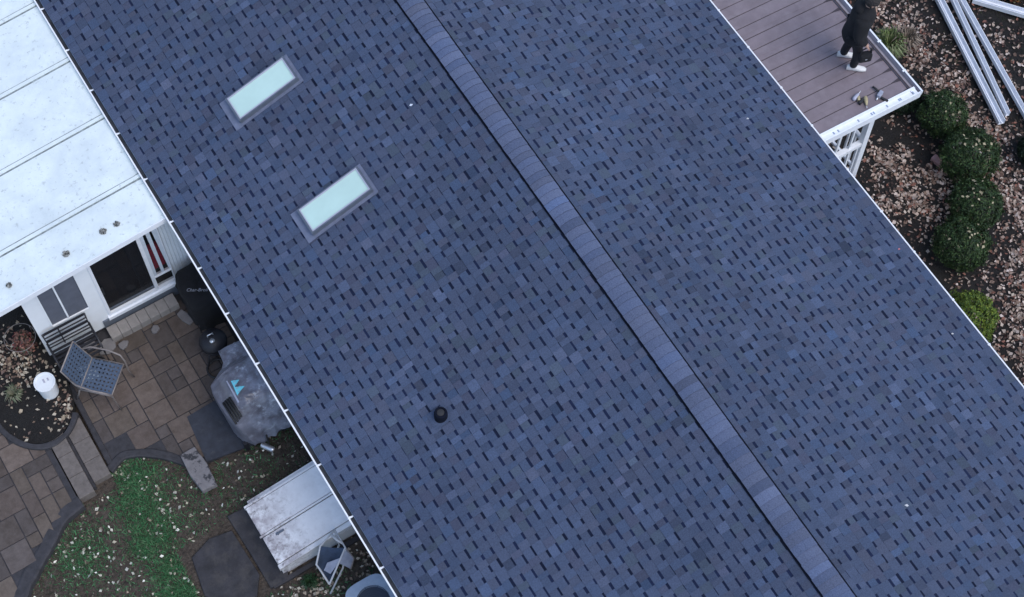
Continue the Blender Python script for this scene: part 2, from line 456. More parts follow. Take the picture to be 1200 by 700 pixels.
def shingle_slope(side, seed):
    rr = random.Random(seed); b = MB()
    dx = side*EX/SL; dz = (EZ-RZ)/SL                  # unit vector down the slope
    nx, nzv = -side*dz*1.0, EX/SL                     # outward normal (x,z)
    nx = side*(-dz)
    def P(s, y, h): return (side*0 + dx*s + nx*h, y, RZ + dz*s + nzv*h)
    def Q(s0,s1,y0,y1,h0,h1):
        a,b_,c,d = P(s0,y0,h0),P(s1,y0,h1),P(s1,y1,h1),P(s0,y1,h0)
        if side > 0: b.quad(a,b_,c,d)
        else: b.quad(d,c,b_,a)
    # deck sheet below with closed edge
    b.cur = (0.03,0.03,0.04)
    Q(0,SL-0.01,HY0,HY1,-0.012,-0.012)
    rows = 31; e = SL/rows
    light = (0.073,0.096,0.158); dark = (0.010,0.017,0.048)
    def tone(y, s, k=1.0):
        v = 1 + 0.13*nz(y, s*side, 2.0, 0.6) + 0.10*nz(y, s*side, 7.0, 2.3) + 0.06*nz(y*0.3, s*side*4, 3.0, 1.0)
        g = rr.gauss(0, 0.055)
        if rr.random() < 0.07: g += rr.uniform(0.12,0.32)
        if rr.random() < 0.07: g -= rr.uniform(0.12,0.25)
        h = rr.gauss(0, 0.05)
        v = max(0.5, v+g)*k
        q = rr.random()
        if q < 0.05: v *= 0.93; return (light[0]*v*1.10, light[1]*v*0.98, light[2]*v*0.95)      # warm brown granules
        if q < 0.11: return (light[0]*v*1.02, light[1]*v*1.03, light[2]*v*0.91)                # grey-green granules
        return (light[0]*v*(1+h), light[1]*v, light[2]*v*(1-h*0.6))
    for r_ in range(rows):
        s0 = r_*e; s1 = s0+e+0.004
        y = HY0 + rr.uniform(-0.2,0)
        tooth = True
        h_lo0, h_lo1 = 0.002, 0.0065                 # backing laminate, tilted over the course below
        h_hi0, h_hi1 = 0.005, 0.0125                 # tooth laminate
        while y < HY1:
            wd = rr.choice([0.07,0.085,0.10,0.12,0.15]) if tooth else rr.choice([0.075,0.09,0.10,0.115,0.14])
            wd *= rr.uniform(0.92,1.08)
            y0 = max(HY0,y); y1 = min(HY1,y+wd)
            if y1 > y0:
                if tooth:
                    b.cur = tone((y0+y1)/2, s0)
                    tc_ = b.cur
                    b.cur = mul(tc_, rr.uniform(0.45,0.85))  # shading along the butt above, painted as a darker strip
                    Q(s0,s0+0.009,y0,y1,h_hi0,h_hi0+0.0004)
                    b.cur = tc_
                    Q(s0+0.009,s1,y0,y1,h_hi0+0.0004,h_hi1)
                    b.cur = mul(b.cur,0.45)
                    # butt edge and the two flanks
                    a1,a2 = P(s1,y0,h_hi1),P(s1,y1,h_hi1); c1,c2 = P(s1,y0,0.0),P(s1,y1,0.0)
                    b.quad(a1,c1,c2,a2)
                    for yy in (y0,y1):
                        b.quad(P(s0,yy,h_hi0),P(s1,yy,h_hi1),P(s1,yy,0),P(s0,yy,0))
                else:
                    c = tone((y0+y1)/2, s0, 0.97)
                    f = rr.uniform(0.20,0.31)*(1.0 if side < 0 else 1.22)
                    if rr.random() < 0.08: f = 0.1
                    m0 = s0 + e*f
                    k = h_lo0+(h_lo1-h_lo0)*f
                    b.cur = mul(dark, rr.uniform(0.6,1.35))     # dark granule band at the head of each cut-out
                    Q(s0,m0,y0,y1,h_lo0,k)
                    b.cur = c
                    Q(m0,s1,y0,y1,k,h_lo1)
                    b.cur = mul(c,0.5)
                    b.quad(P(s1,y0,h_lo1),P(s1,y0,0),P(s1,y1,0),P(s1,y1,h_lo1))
            y += wd; tooth = not tooth
    # rake/eave edge thickness
    b.cur = (0.05,0.05,0.06)
    for yy in (HY0,HY1):
        b.quad(P(0,yy,0.01),P(SL,yy,0.01),P(SL,yy,-0.04),P(0,yy,-0.04))
    b.quad(P(SL,HY0,0.005),P(SL,HY1,0.005),P(SL,HY1,-0.03),P(SL,HY0,-0.03))
    return b
shingle_slope(-1, 21).build('roof_slope', M['shingle'], house)
shingle_slope(1, 22).build('roof_slope', M['shingle'], house)
# soffit and fascia
b = MB()
for s in (-1,1):
    x0, x1 = sorted((s*3.8, s*4.10))
    b.box(x0,x1,HY0+0.02,HY1-0.02,2.38,2.42)
    x0, x1 = sorted((s*4.10, s*4.125))
    b.box(x0,x1,HY0+0.02,HY1-0.02,2.38,2.585)
b.build('fascia', M['white_metal'], house)
# ridge vent (black, wider than the caps to paint shadow lines) and ridge caps
def ridge_pt(u, h):        # u: signed distance across the ridge, h: height over the slope
    a = abs(u); return (u*EX/SL + math.copysign(1,u)*h*0.316, RZ + 0.0 + (EZ-RZ)/SL*a + h*0.949)
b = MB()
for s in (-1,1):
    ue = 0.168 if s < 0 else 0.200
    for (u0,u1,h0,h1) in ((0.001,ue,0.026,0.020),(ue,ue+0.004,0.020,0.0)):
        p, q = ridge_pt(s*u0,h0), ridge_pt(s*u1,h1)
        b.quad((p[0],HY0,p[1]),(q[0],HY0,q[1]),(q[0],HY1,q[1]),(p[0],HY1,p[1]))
b.build('ridge_vent_shade', M['vent_black'], house)
b = MB(); y = HY0; rr = random.Random(9); XO = 0.008
while y < HY1-0.05:
    e = 0.120*rr.uniform(0.8,1.2); y1 = min(HY1, y+e+0.006)
    v = (1.40+rr.gauss(0,0.10))*(1+0.08*nz(y,0,4.0,1.0)); h = rr.gauss(0,0.03)
    if rr.random() < 0.10: v *= 0.86
    W = 0.150*rr.uniform(0.98,1.02)
    prof = [(-W,0.042),(-0.10,0.046),(-0.045,0.048),(0.0,0.052),(0.045,0.048),(0.10,0.046),(W,0.042)]
    P0 = []; P1 = []
    for (u, hh) in prof:
        q = ridge_pt(u if abs(u)>1e-6 else 1e-6, hh)
        zz = q[1] - (0.010 if abs(u)<1e-6 else 0.0)
        P0.append((q[0]+XO, y, zz+0.006)); P1.append((q[0]+XO, y1, zz-0.001))
    for i in range(6):
        b.cur = (0.081*v*(1+h), 0.101*v, 0.163*v*(1-h))
        b.quad(P0[i],P0[i+1],P1[i+1],P1[i])
    b.cur = (0.02,0.024,0.045)
    for i in range(6):                      # butt edge at the lower-Y end
        a, c = P0[i], P0[i+1]
        b.quad((a[0],a[1],a[2]-0.009),(c[0],c[1],c[2]-0.009),c,a)
    for k in (0,6):
        b.quad(P0[k],P1[k],(P1[k][0],P1[k][1],P1[k][2]-0.010),(P0[k][0],P0[k][1],P0[k][2]-0.010))
    y += e
b.build('ridge_cap', M['shingle'], house)

# gutters with hangers
def make_gutter(s, lip):
    b = MB()
    X = lambda x: s*x
    prof_in = [(4.127,2.56),(4.127,2.47),(4.19,2.47),(lip-0.012,2.50),(lip-0.012,2.575)]
    prof_out = [(lip-0.014,2.578),(lip+0.006,2.578),(lip+0.006,2.555),(lip-0.004,2.548),(lip-0.004,2.51),(4.18,2.455),(4.12,2.455)]
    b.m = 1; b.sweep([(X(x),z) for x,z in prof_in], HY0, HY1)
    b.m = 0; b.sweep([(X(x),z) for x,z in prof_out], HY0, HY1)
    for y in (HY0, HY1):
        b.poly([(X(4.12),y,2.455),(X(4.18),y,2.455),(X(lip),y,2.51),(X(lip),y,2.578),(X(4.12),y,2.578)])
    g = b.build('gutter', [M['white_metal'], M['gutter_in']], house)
    # drip edge visible under the shingles
    b = MB(); x0,x1 = sorted((X(4.140),X(4.168))); b.box(x0,x1,HY0,HY1,2.583,2.588)
    b.build('drip_edge', M['ac_paint'], house)
    y = 8.93-0.83*19 if s < 0 else 3.73-0.785*13
    rr = random.Random(3)
    while y < HY1-0.1:
        if y > HY0+0.1:
            b = MB(); yy = y+rr.uniform(-0.04,0.04); x0,x1 = sorted((X(4.10),X(lip+0.008)))
            b.box(x0,x1,yy-0.011,yy+0.011,2.580,2.586)
            x0,x1 = sorted((X(lip-0.03),X(lip+0.009))); b.box(x0,x1,yy-0.014,yy+0.014,2.586,2.592)
            b.build('gutter_hanger', M['white_metal'], g)
        y += 0.83 if s < 0 else 0.785
make_gutter(-1, 4.232)
make_gutter(1, 4.205)

# skylights, lying in the left slope; local frame: s down the slope, y along the ridge
def make_skylight(yc, first):
    sk = None
    def P(s,y,h): return (-(s*EX/SL + h*0.316) , y, RZ+(EZ-RZ)/SL*s + h*0.949)
    # slope distances: glass frame from 1.87 to 2.86 down-slope
    s0, s1, hw = 1.868, 2.868, 0.212
    b = MB()
    def box(sa,sb,ya,yb,h0,h1,bb):
        n = len(bb.v)
        bb.v += [P(sa,ya,h0),P(sb,ya,h0),P(sb,yb,h0),P(sa,yb,h0),P(sa,ya,h1),P(sb,ya,h1),P(sb,yb,h1),P(sa,yb,h1)]
        for q in ((3,2,1,0),(4,5,6,7),(0,1,5,4),(1,2,6,5),(2,3,7,6),(3,0,4,7)): bb.face([n+i for i in q])
    t = 0.030
    box(s0,s1,yc-hw,yc-hw+t,0.0,0.105,b); box(s0,s1,yc+hw-t,yc+hw,0.0,0.105,b)
    box(s0,s0+t,yc-hw+t,yc+hw-t,0.0,0.105,b); box(s1-t*1.3,s1,yc-hw+t,yc+hw-t,0.0,0.105,b)
    sk = b.build('skylight', M['sky_frame'], house)
    b = MB(); box(s0+t,s1-t*1.3,yc-hw+t,yc+hw-t,0.03,0.094,b); b.build('skylight_glass', M['skyglass'], sk)
    b = MB()
    q = 0.010
    box(s0+t-q,s1-t*1.3+q,yc-hw+t-q,yc-hw+t+0.004,0.095,0.110,b); box(s0+t-q,s1-t*1.3+q,yc+hw-t-0.004,yc+hw-t+q,0.095,0.110,b)
    box(s0+t-q,s0+t+0.004,yc-hw+t,yc+hw-t,0.095,0.109,b); box(s1-t*1.3-0.004,s1-t*1.3+q,yc-hw+t,yc+hw-t,0.095,0.109,b)
    b.build('glass_bead', M['grey_print'], sk)
    b = MB()
    box(s1,s1+0.115,yc-hw-0.045,yc+hw+0.045,0.010,0.020,b)           # apron below
    box(s0-0.045,s0,yc-hw-0.04,yc+hw+0.04,0.008,0.024,b)            # head flashing
    box(s0,s1,yc-hw-0.040,yc-hw,0.008,0.022,b); box(s0,s1,yc+hw,yc+hw+0.040,0.008,0.022,b)
    b.build('skylight_flashing', M['sky_flash'], sk)
    return sk
make_skylight(5.568, True)
make_skylight(3.508, False)
# plumbing vent
def SLP(x, y, h=0.0):
    return Vector((x, y, RZ - (abs(x)/EX)*(RZ-EZ) + h))
vx, vy = -2.62, 0.16
vz = SLP(vx,vy).z
b = MB(); b.lathe([(0.090,-0.05),(0.086,0.12),(0.078,0.145),(0.060,0.15),(0.055,0.135),(0.0,0.13)], (vx,vy,vz), 20)
vp = b.build('vent_pipe', M['vent_black'], house, smooth=False)
b = MB(); b.lathe([(0.0,0.1315),(0.050,0.1315),(0.047,0.138),(0.0,0.142)], (vx,vy,vz), 18); b.build('pipe_cap', M['black'], vp)
b = MB()
T = Matrix.Rotation(math.atan2(RZ-EZ,EX)*-1, 4, 'Y')
b.cur=(0.075,0.10,0.165); b.box(-0.15,0.12,-0.12,0.12,0.010,0.0145, Matrix.Translation((vx,vy,vz)) @ Matrix.Rotation(-math.atan2(RZ-EZ,EX),4,'Y'))
b.build('pipe_flashing', M['shingle'], vp)

# ================================================================ SUNROOM (white lean-to on the left)
sun_room = thing('sunroom', 'white sunroom with a flat dirty white panel roof left of the house', 'sunroom', (-5.4,5.15,0))
SO = Vector((-5.4,5.15,0))
def sb(mb, name, m, parent=sun_room, **k):
    mb.v = [(x-SO.x, y-SO.y, z-SO.z) for x,y,z in mb.v]
    return mb.build(name, m, parent, **k)
rz = lambda x: 2.50 + 0.08*(x+4.3)
RX0, RX1, RY0, RY1 = -7.4, -4.236, 4.935, 12.2
seams = [5.73,6.88,8.01,9.15,10.29,11.43]
b = MB()
ys = [RY0]+seams+[RY1]
for (a, c) in zip(ys[:-1], ys[1:]):
    nxs, nys = 16, 8
    x0_, x1_ = RX0, RX1; y0_, y1_ = a+0.042, c-0.056
    if a == RY0: y0_ = a
    n0 = len(b.v)
    for j in range(nys+1):
        for i in range(nxs+1):
            x = x0_+(x1_-x0_)*i/nxs; y = y0_+(y1_-y0_)*j/nys
            e = min(j, nys-j)/nys
            b.v.append((x,y,rz(x)+0.006*nz(x,y,2,1.3)+(0.004 if e>0 else 0)))
    for j in range(nys):
        for i in range(nxs):
            q = n0+j*(nxs+1)+i; b.face((q,q+1,q+nxs+2,q+nxs+1))
sb(b, 'roof_panel', M['roof_white'], smooth=True)
for y in seams:
    b = MB()
    for i in range(16):
        xa = RX0+(RX1-RX0)*i/16; xb = RX0+(RX1-RX0)*(i+1)/16
        b.quad((xa,y-0.06,rz(xa)-0.003),(xb,y-0.06,rz(xb)-0.003),(xb,y+0.05,rz(xb)-0.003),(xa,y+0.05,rz(xa)-0.003))
    sb(b, 'seam_channel', M['seam'])
for y in seams:
    b = MB(); xa, xb = RX0, RX1
    pr_ = [(y-0.030,0.0),(y-0.027,0.018),(y+0.020,0.018),(y+0.023,0.0)]
    for (p,q) in zip(pr_[:-1],pr_[1:]):
        b.quad((xa,p[0],rz(xa)+p[1]),(xb,p[0],rz(xb)+p[1]),(xb,q[0],rz(xb)+q[1]),(xa,q[0],rz(xa)+q[1]))
    sb(b, 'roof_seam', M['roof_white'])
b = MB()
# front fascia, sloping with the roof, and a thin raised edge
def sloped_box(b, xa, xb, ya, yb, d0, d1):
    n = len(b.v)
    b.v += [(xa,ya,rz(xa)+d0),(xb,ya,rz(xb)+d0),(xb,yb,rz(xb)+d0),(xa,yb,rz(xa)+d0),
            (xa,ya,rz(xa)+d1),(xb,ya,rz(xb)+d1),(xb,yb,rz(xb)+d1),(xa,yb,rz(xa)+d1)]
    for q in ((3,2,1,0),(4,5,6,7),(0,1,5,4),(1,2,6,5),(2,3,7,6),(3,0,4,7)): b.face([n+i for i in q])
sloped_box(b, RX0, RX1, RY0-0.012, RY0, -0.10, 0.012)
sloped_box(b, RX0-0.012, RX0, RY0-0.012, RY1, -0.10, 0.012)
sloped_box(b, RX0, RX1-0.004, RY0, RY1, -0.10, -0.016)
sb(b, 'roof_edge', M['white_metal'])
# front wall with openings: window and door
WY = 5.15
def wallbox(b, x0,x1,z0,z1, y0=WY, y1=WY+0.07): b.box(x0,x1,y0,y1,z0,z1)
b = MB()
wallbox(b,-6.50,-6.28,0.10,2.22); wallbox(b,-5.665,-5.47,0.10,2.28)
wallbox(b,-6.28,-5.665,0.10,0.84); wallbox(b,-6.28,-5.665,1.99,2.23)
wallbox(b,-5.47,-4.36,2.12,2.30); wallbox(b,-6.50,-6.44,0.22,2.22,WY+0.07,11.8)
sb(b, 'wall_panel', M['siding'])
b = MB()
for i in range(10):
    x = -4.352+i*0.0512
    b.box(x,x+0.048,WY+0.005,WY+0.05,0.22,2.38)
b.box(-4.36,-3.84,WY+0.05,WY+0.07,0.22,2.38)
sb(b, 'slatted_panel', M['siding'])
b = MB(); b.box(-6.50,-3.84,WY+0.02,WY+0.10,-0.1,0.10); sb(b, 'foundation', M['slate'])
b = MB(); b.box(-5.60,-4.34,WY-0.03,WY+0.02,0.0,0.30); sb(b, 'base_panel', M['sky_frame'])
# window
b = MB(); t = 0.025
b.box(-6.28,-6.28+t,WY-0.012,WY+0.05,0.84,1.99); b.box(-5.665-t,-5.665,WY-0.012,WY+0.05,0.84,1.99)
b.box(-6.28+t,-5.665-t,WY-0.012,WY+0.05,0.84,0.84+t); b.box(-6.28+t,-5.665-t,WY-0.012,WY+0.05,1.99-t,1.99)
wn = sb(b, 'window', M['siding'])
b = MB(); b.box(-6.02,-5.995,WY-0.006,WY+0.045,0.865,1.965); sb(b, 'mullion', M['siding'], wn)
b = MB(); b.box(-6.255,-6.02,WY+0.02,WY+0.028,0.865,1.965); sb(b, 'pane', M['screen'], wn)
b = MB(); b.box(-5.995,-5.69,WY+0.012,WY+0.02,0.865,1.965); sb(b, 'pane', M['screen'], wn)
# door
b = MB()
b.box(-5.47,-5.43,WY-0.02,WY+0.05,0.37,2.12); b.box(-4.70,-4.665,WY-0.02,WY+0.05,0.37,2.12)
b.box(-5.43,-4.70,WY-0.02,WY+0.05,0.37,0.44); b.box(-5.43,-4.70,WY-0.02,WY+0.05,2.09,2.12)
b.box(-5.50,-4.34,WY-0.05,WY+0.05,0.30,0.37)
dr = sb(b, 'sliding_door', M['white_metal'])
b = MB(); b.box(-5.43,-4.70,WY+0.015,WY+0.022,0.44,2.09); sb(b, 'pane', M['glass'], dr)
b = MB(); b.box(-4.88,-4.70,WY+0.03,WY+0.045,0.44,2.09); sb(b, 'curtain', M['screen'], dr)
b = MB(); b.box(-5.42,-5.395,WY-0.045,WY-0.02,1.05,1.25); sb(b, 'handle', M['black'], dr)
b = MB(); b.box(-5.43,-4.70,WY-0.004,WY+0.012,0.50,0.53); sb(b, 'rail', M['sky_frame'], dr)
# fixed side window with curtains
b = MB()
b.box(-4.665,-4.645,WY-0.015,WY+0.05,0.37,2.12); b.box(-4.38,-4.36,WY-0.015,WY+0.05,0.37,2.12)
b.box(-4.645,-4.38,WY-0.015,WY+0.05,0.37,0.44); b.box(-4.645,-4.38,WY-0.015,WY+0.05,0.74,0.76)
sw = sb(b, 'side_window', M['white_metal'])
b = MB(); b.box(-4.645,-4.38,WY+0.015,WY+0.02,0.44,2.12); sb(b, 'pane', M['clear_glass'], sw)
b = MB()
for (xt0,xt1,xb0,xb1) in ((-4.645,-4.585,-4.645,-4.60),(-4.545,-4.485,-4.52,-4.475),(-4.455,-4.38,-4.40,-4.38)):
    b.quad((xb0,WY+0.005,0.76),(xb1,WY+0.005,0.76),(xt1,WY+0.005,2.12),(xt0,WY+0.005,2.12))
    b.quad((xb0,WY+0.012,0.76),(xt0,WY+0.012,2.12),(xt1,WY+0.012,2.12),(xb1,WY+0.012,0.76))
sb(b, 'curtain', M['curtain'], sw)
# room behind the glass
b = MB(); b.box(-6.44,-3.84,WY+0.07,11.8,0.10,0.18); b.box(-6.44,-3.84,7.6,7.65,0.18,2.3); sb(b, 'room_floor', M['room'])
# red cushion and pale rug seen through the glass
b = MB(); b.box(-4.64,-4.39,WY+0.08,WY+0.20,0.80,1.38)
tag(b.build('cushion', M['red_cloth'], bevel=0.03), 'red cushion behind the curtained side window of the sunroom', 'cushion')
b = MB(); b.box(-4.66,-4.38,WY+0.10,WY+0.5,0.18,0.775)
tag(b.build('cabinet', M['room'], bevel=0.01), 'low dark cabinet under the red cushion inside the sunroom', 'cabinet')

# clumps of moss on the sunroom roof
for (x,y,s_,lab) in ((-6.507,5.219,0.035,'small moss clump at the far left of the sunroom roof'),
                 (-5.635,5.208,0.05,'ring-shaped dark moss clump on the sunroom roof above the window'),
                 (-5.057,5.228,0.05,'pale grey moss clump on the sunroom roof above the sliding door'),
                 (-4.844,5.227,0.042,'dark moss clump on the sunroom roof nearest the house gutter')):
    b = MB(); rr = random.Random(int(-x*100))
    for i in range(60):
        a = rr.uniform(0,6.28); q = 0.8*s_*math.sqrt(rr.random())*1.1; c = Vector((x+q*math.cos(a), y+q*math.sin(a), rz(x)+0.006+rr.uniform(0,0.02)))
        d = Vector((rr.gauss(0,1),rr.gauss(0,1),rr.gauss(0,.6))).normalized()*0.016; e = d.orthogonal().normalized()*0.012
        b.cur = mul((0.15,0.155,0.15), rr.uniform(0.25,2.4))
        b.quad(c-d-e,c+d-e,c+d+e,c-d+e)
    tag(b.build('moss_clump', M['leaf']), lab, 'moss', 'moss clumps on the sunroom roof')

# step in front of the door (row of pavers)
st = MB(); rr = random.Random(4)
for i in range(7):
    x0 = -5.60+i*0.158
    st.box(x0+0.002,x0+0.156,4.895,5.105,-0.03,0.15+rr.uniform(-.003,.003))
tag(st.build('stone_step', M['pale_step'], bevel=0.006), 'long pale paver step below the sunroom sliding door', 'step', 'stone steps')
def tread(x0,x1,y0,y1,z,lab,n):
    b = MB(); L = (y1-y0)/n; rr = random.Random(n)
    for i in range(n):
        b.box(x0,x1,y0+i*L+0.002,y0+(i+1)*L-0.002,-0.1,z+rr.uniform(-.002,.002))
    tag(b.build('stone_step', M['step'], bevel=0.007), lab, 'step', 'stone steps')
tread(-6.815,-6.555,3.035,4.06,0.06,'long brown stone step beside the dark edging, right of the pair',3)
tread(-7.10,-6.865,2.90,3.98,0.10,'long brown stone step beside the left patio, left of the pair',3)
b = MB(); b.box(-6.862,-6.818,2.98,4.02,-0.1,0.03); kind(b.build('path_gap', M['edging']), 'structure')

# ================================================================ PORCH on the right
porch = thing('porch', 'white porch with a brown boarded roof on the right of the house', 'porch', (5.0,3.0,0))
PO = Vector((5.0,3.0,0))
def pb(mb, name, m, parent=porch, **k):
    mb.v = [(x-PO.x, y-PO.y, z-PO.z) for x,y,z in mb.v]
    return mb.build(name, m, parent, **k)
pz = lambda x: 2.50 - 0.09*(x-4.3)
def pbox(b, xa, xb, ya, yb, d0, d1):
    n = len(b.v)
    b.v += [(xa,ya,pz(xa)+d0),(xb,ya,pz(xb)+d0),(xb,yb,pz(xb)+d0),(xa,yb,pz(xa)+d0),
            (xa,ya,pz(xa)+d1),(xb,ya,pz(xb)+d1),(xb,yb,pz(xb)+d1),(xa,yb,pz(xa)+d1)]
    for q in ((3,2,1,0),(4,5,6,7),(0,1,5,4),(1,2,6,5),(2,3,7,6),(3,0,4,7)): b.face([n+i for i in q])
b = MB(); pbox(b, 3.9, 5.90, 1.20, 9.0, -0.06, -0.012); pb(b, 'roof_base', M['groove'])
y = 1.265; k = 0
PSP = 0.2075
while y < 9.0:
    b = MB()
    pbox(b, 4.0, 5.845, y+0.006, y+PSP-0.006, -0.012, 0.0)
    if k % 2: pbox(b, 4.0, 5.84, y+0.075, y+0.079, 0.0, 0.003)
    pb(b, 'roof_board', M['porch_board'], bevel=0.003)
    y += PSP; k += 1
# small dark end notches at the gutter end of each board
y = 1.265
while y < 6.0:
    b = MB(); n = len(b.v)
    b.v += [(5.845,y-0.03,pz(5.845)+0.004),(5.845,y+0.03,pz(5.845)+0.004),(5.70,y+0.006,pz(5.70)+0.004),(5.70,y-0.006,pz(5.70)+0.004)]
    b.face((0,1,2,3)); pb(b, 'board_clip', M['groove']); y += PSP
# gutter along the outer edge
b = MB()
b.m = 1; z0 = pz(5.9)
b.sweep([(5.850,z0+0.025),(5.862,z0-0.07),(5.965,z0-0.07),(5.985,z0+0.02)], 1.13, 9.0)
b.m = 0
b.sweep([(5.980,z0+0.026),(6.006,z0+0.026),(6.006,z0-0.02),(5.99,z0-0.04),(5.98,z0-0.095),(5.84,z0-0.095)], 1.13, 9.0)
b.poly([(5.84,1.129,z0-0.095),(5.98,1.129,z0-0.095),(6.006,1.129,z0-0.02),(6.006,1.129,z0+0.026),(5.84,1.129,z0+0.026)])
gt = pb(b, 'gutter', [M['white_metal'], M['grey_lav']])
for y in (1.55,2.15,2.75,3.35,3.95,4.55):
    b = MB(); b.box(5.955,6.012,y-0.014,y+0.014,z0+0.027,z0+0.032); pb(b, 'gutter_hanger', M['white_metal'], gt)
# front edge channel
b = MB()
pbox(b, 4.21, 5.985, 1.13, 1.150, -0.12, 0.022)
pbox(b, 4.21, 5.94, 1.150, 1.225, -0.03, 0.006)
pbox(b, 4.21, 5.94, 1.225, 1.262, -0.03, 0.024)
ec = pb(b, 'edge_channel', M['white_metal'])
b = MB()
for x in (4.42,4.50,4.86,5.10,5.14,5.38,5.60,5.63,5.86):
    pbox(b, x, x+0.022, 1.165, 1.205, 0.006, 0.010)
pb(b, 'edge_bracket', M['ac_paint'], ec)
# beam, posts, floor, railing below
b = MB(); b.box(3.85,5.42,1.30,1.40,2.16,2.33); b.box(5.30,5.42,1.40,8.9,2.16,2.33); pb(b, 'beam', M['white_metal'])
for y in (1.30,4.2,7.2):
    b = MB(); b.box(5.29,5.385,y,y+0.095,0.10,2.16)
    pb(b, 'post', M['white_metal'])
b = MB(); b.box(3.85,5.42,1.42,8.9,0.02,0.10); pb(b, 'porch_floor', M['porch_board'])
b = MB(); b.box(3.87,5.38,1.46,8.8,-0.1,0.02); pb(b, 'porch_skirt', M['siding'])
b = MB(); b.box(3.85,5.29,1.31,1.39,1.20,1.28)
rl = pb(b, 'railing', M['white_metal'])
for (za,zb) in ((0.30,0.35),(2.05,2.09)):
    b = MB(); b.box(3.85,5.29,1.325,1.375,za,zb); pb(b, 'rail', M['white_metal'], rl)
x = 3.97
while x < 5.28:
    b = MB(); b.box(x,x+0.032,1.335,1.367,0.35,1.20); pb(b, 'baluster', M['white_metal'], rl)
    x += 0.16
x = 4.52
while x < 5.28:
    b = MB(); b.box(x,x+0.03,1.335,1.365,1.28,2.05); pb(b, 'baluster', M['white_metal'], rl)
    x += 0.27
b = MB()
b.box(5.32,5.38,1.40,4.2,1.22,1.28); b.box(5.33,5.37,1.40,4.2,0.42,0.47); b.box(5.32,5.38,4.3,7.2,1.22,1.28); b.box(5.33,5.37,4.3,7.2,0.42,0.47)
for i in range(43):
    y = 1.5+i*0.13
    if 4.15<y<4.35: continue
    b.box(5.336,5.366,y,y+0.03,0.47,1.22)
pb(b, 'side_railing', M['white_metal'])

# ================================================================ PERSON
def skin_mesh(name, joints, edges, radii, m, parent=None, sub=2, root=0):
    me = bpy.data.meshes.new(name)
    me.from_pydata(joints, edges, [])
    o = bpy.data.objects.new(name+'_tmp', me); COL.objects.link(o)
    sk = o.modifiers.new('skin','SKIN'); sk.use_smooth_shade = True
    for i, r_ in enumerate(radii):
        d = me.skin_vertices[0].data[i]
        d.radius = (r_, r_) if not isinstance(r_, tuple) else r_
        d.use_root = (i == root)
    ss = o.modifiers.new('sub','SUBSURF'); ss.levels = sub; ss.render_levels = sub
    dg = bpy.context.evaluated_depsgraph_get()
    nm = bpy.data.meshes.new_from_object(o.evaluated_get(dg))
    bpy.data.objects.remove(o)
    nm.name = name; nm.materials.clear(); nm.materials.append(m)
    nm.polygons.foreach_set('use_smooth', [True]*len(nm.polygons))
    q = bpy.data.objects.new(name, nm); COL.objects.link(q)
    if parent: q.parent = parent
    return q

# local frame: +x forward (facing), +y left, z up; feet at z = 0
pf = thing('person', 'person in a black jacket and white sneakers standing on the brown porch roof', 'person', (5.345,2.09,pz(5.345)+0.003), R(-38))
J = []; E_ = []; RAD = []
def jn(p, r_, par=None):
    J.append(p); RAD.append(r_)
    if par is not None: E_.append((par, len(J)-1))
    return len(J)-1
pel = jn((0.0,0.0,0.92),(0.105,0.125))
sp1 = jn((0.01,0,1.06),(0.10,0.12),pel)
sp2 = jn((0.03,0,1.24),(0.105,0.13),sp1)
sp3 = jn((0.035,0,1.37),(0.06,0.09),sp2)
nk = jn((0.06,0,1.48),0.058,sp3)
hd1 = jn((0.095,0,1.555),0.070,nk)
hd2 = jn((0.125,0,1.625),0.095,hd1)
hd3 = jn((0.13,0,1.69),0.08,hd2)
fx = {1:-0.06, -1:0.09}
HANDS = {}
for s in (1,-1):
    hp = jn((0.0,0.09*s,0.86),0.095,pel)
    kn = jn((0.04+fx[s]*0.6,0.10*s,0.48),0.062,hp)
    an = jn((-0.02+fx[s],0.11*s,0.085),0.034,kn)
    hl = jn((-0.04+fx[s],0.11*s,0.04),0.028,an)
    to = jn((0.14+fx[s],0.115*s,0.03),0.020,hl)
    sh = jn((0.03,0.165*s,1.36),0.040,sp3)
    if s > 0:
        el = jn((0.02,0.33*s,1.14),0.052,sh); wr = jn((0.20,0.36*s,0.98),0.036,el)
    else:
        el = jn((0.0,0.31*s,1.12),0.050,sh); wr = jn((0.13,0.285*s,0.93),0.036,el)
    d = (Vector(J[wr])-Vector(J[el])).normalized()
    pm = jn(tuple(Vector(J[wr])+d*0.06),0.034,wr)
    HANDS[s] = (Vector(J[pm]), d)
    side = Vector((0,0,1)).cross(d).normalized()
    for k in range(4):                       # four curled fingers
        o = side*(0.030-0.020*k)
        L = (0.030,0.034,0.032,0.026)[k]
        a = jn(tuple(Vector(J[pm])+d*0.03+o),0.0095,pm)
        c = jn(tuple(Vector(J[a])+d*L+Vector((0,0,-0.010))),0.0085,a)
        jn(tuple(Vector(J[c])+d*L*0.3+Vector((0,0,-0.030))),0.0075,c)
    th = jn(tuple(Vector(J[wr])+d*0.025+side*0.034*s*-1),0.011,wr)
    jn(tuple(Vector(J[th])+d*0.035+side*0.010*s*-1+Vector((0,0,-0.018))),0.0095,th)
body = skin_mesh('body', J, E_, RAD, M['skin'], pf, 2, 0)
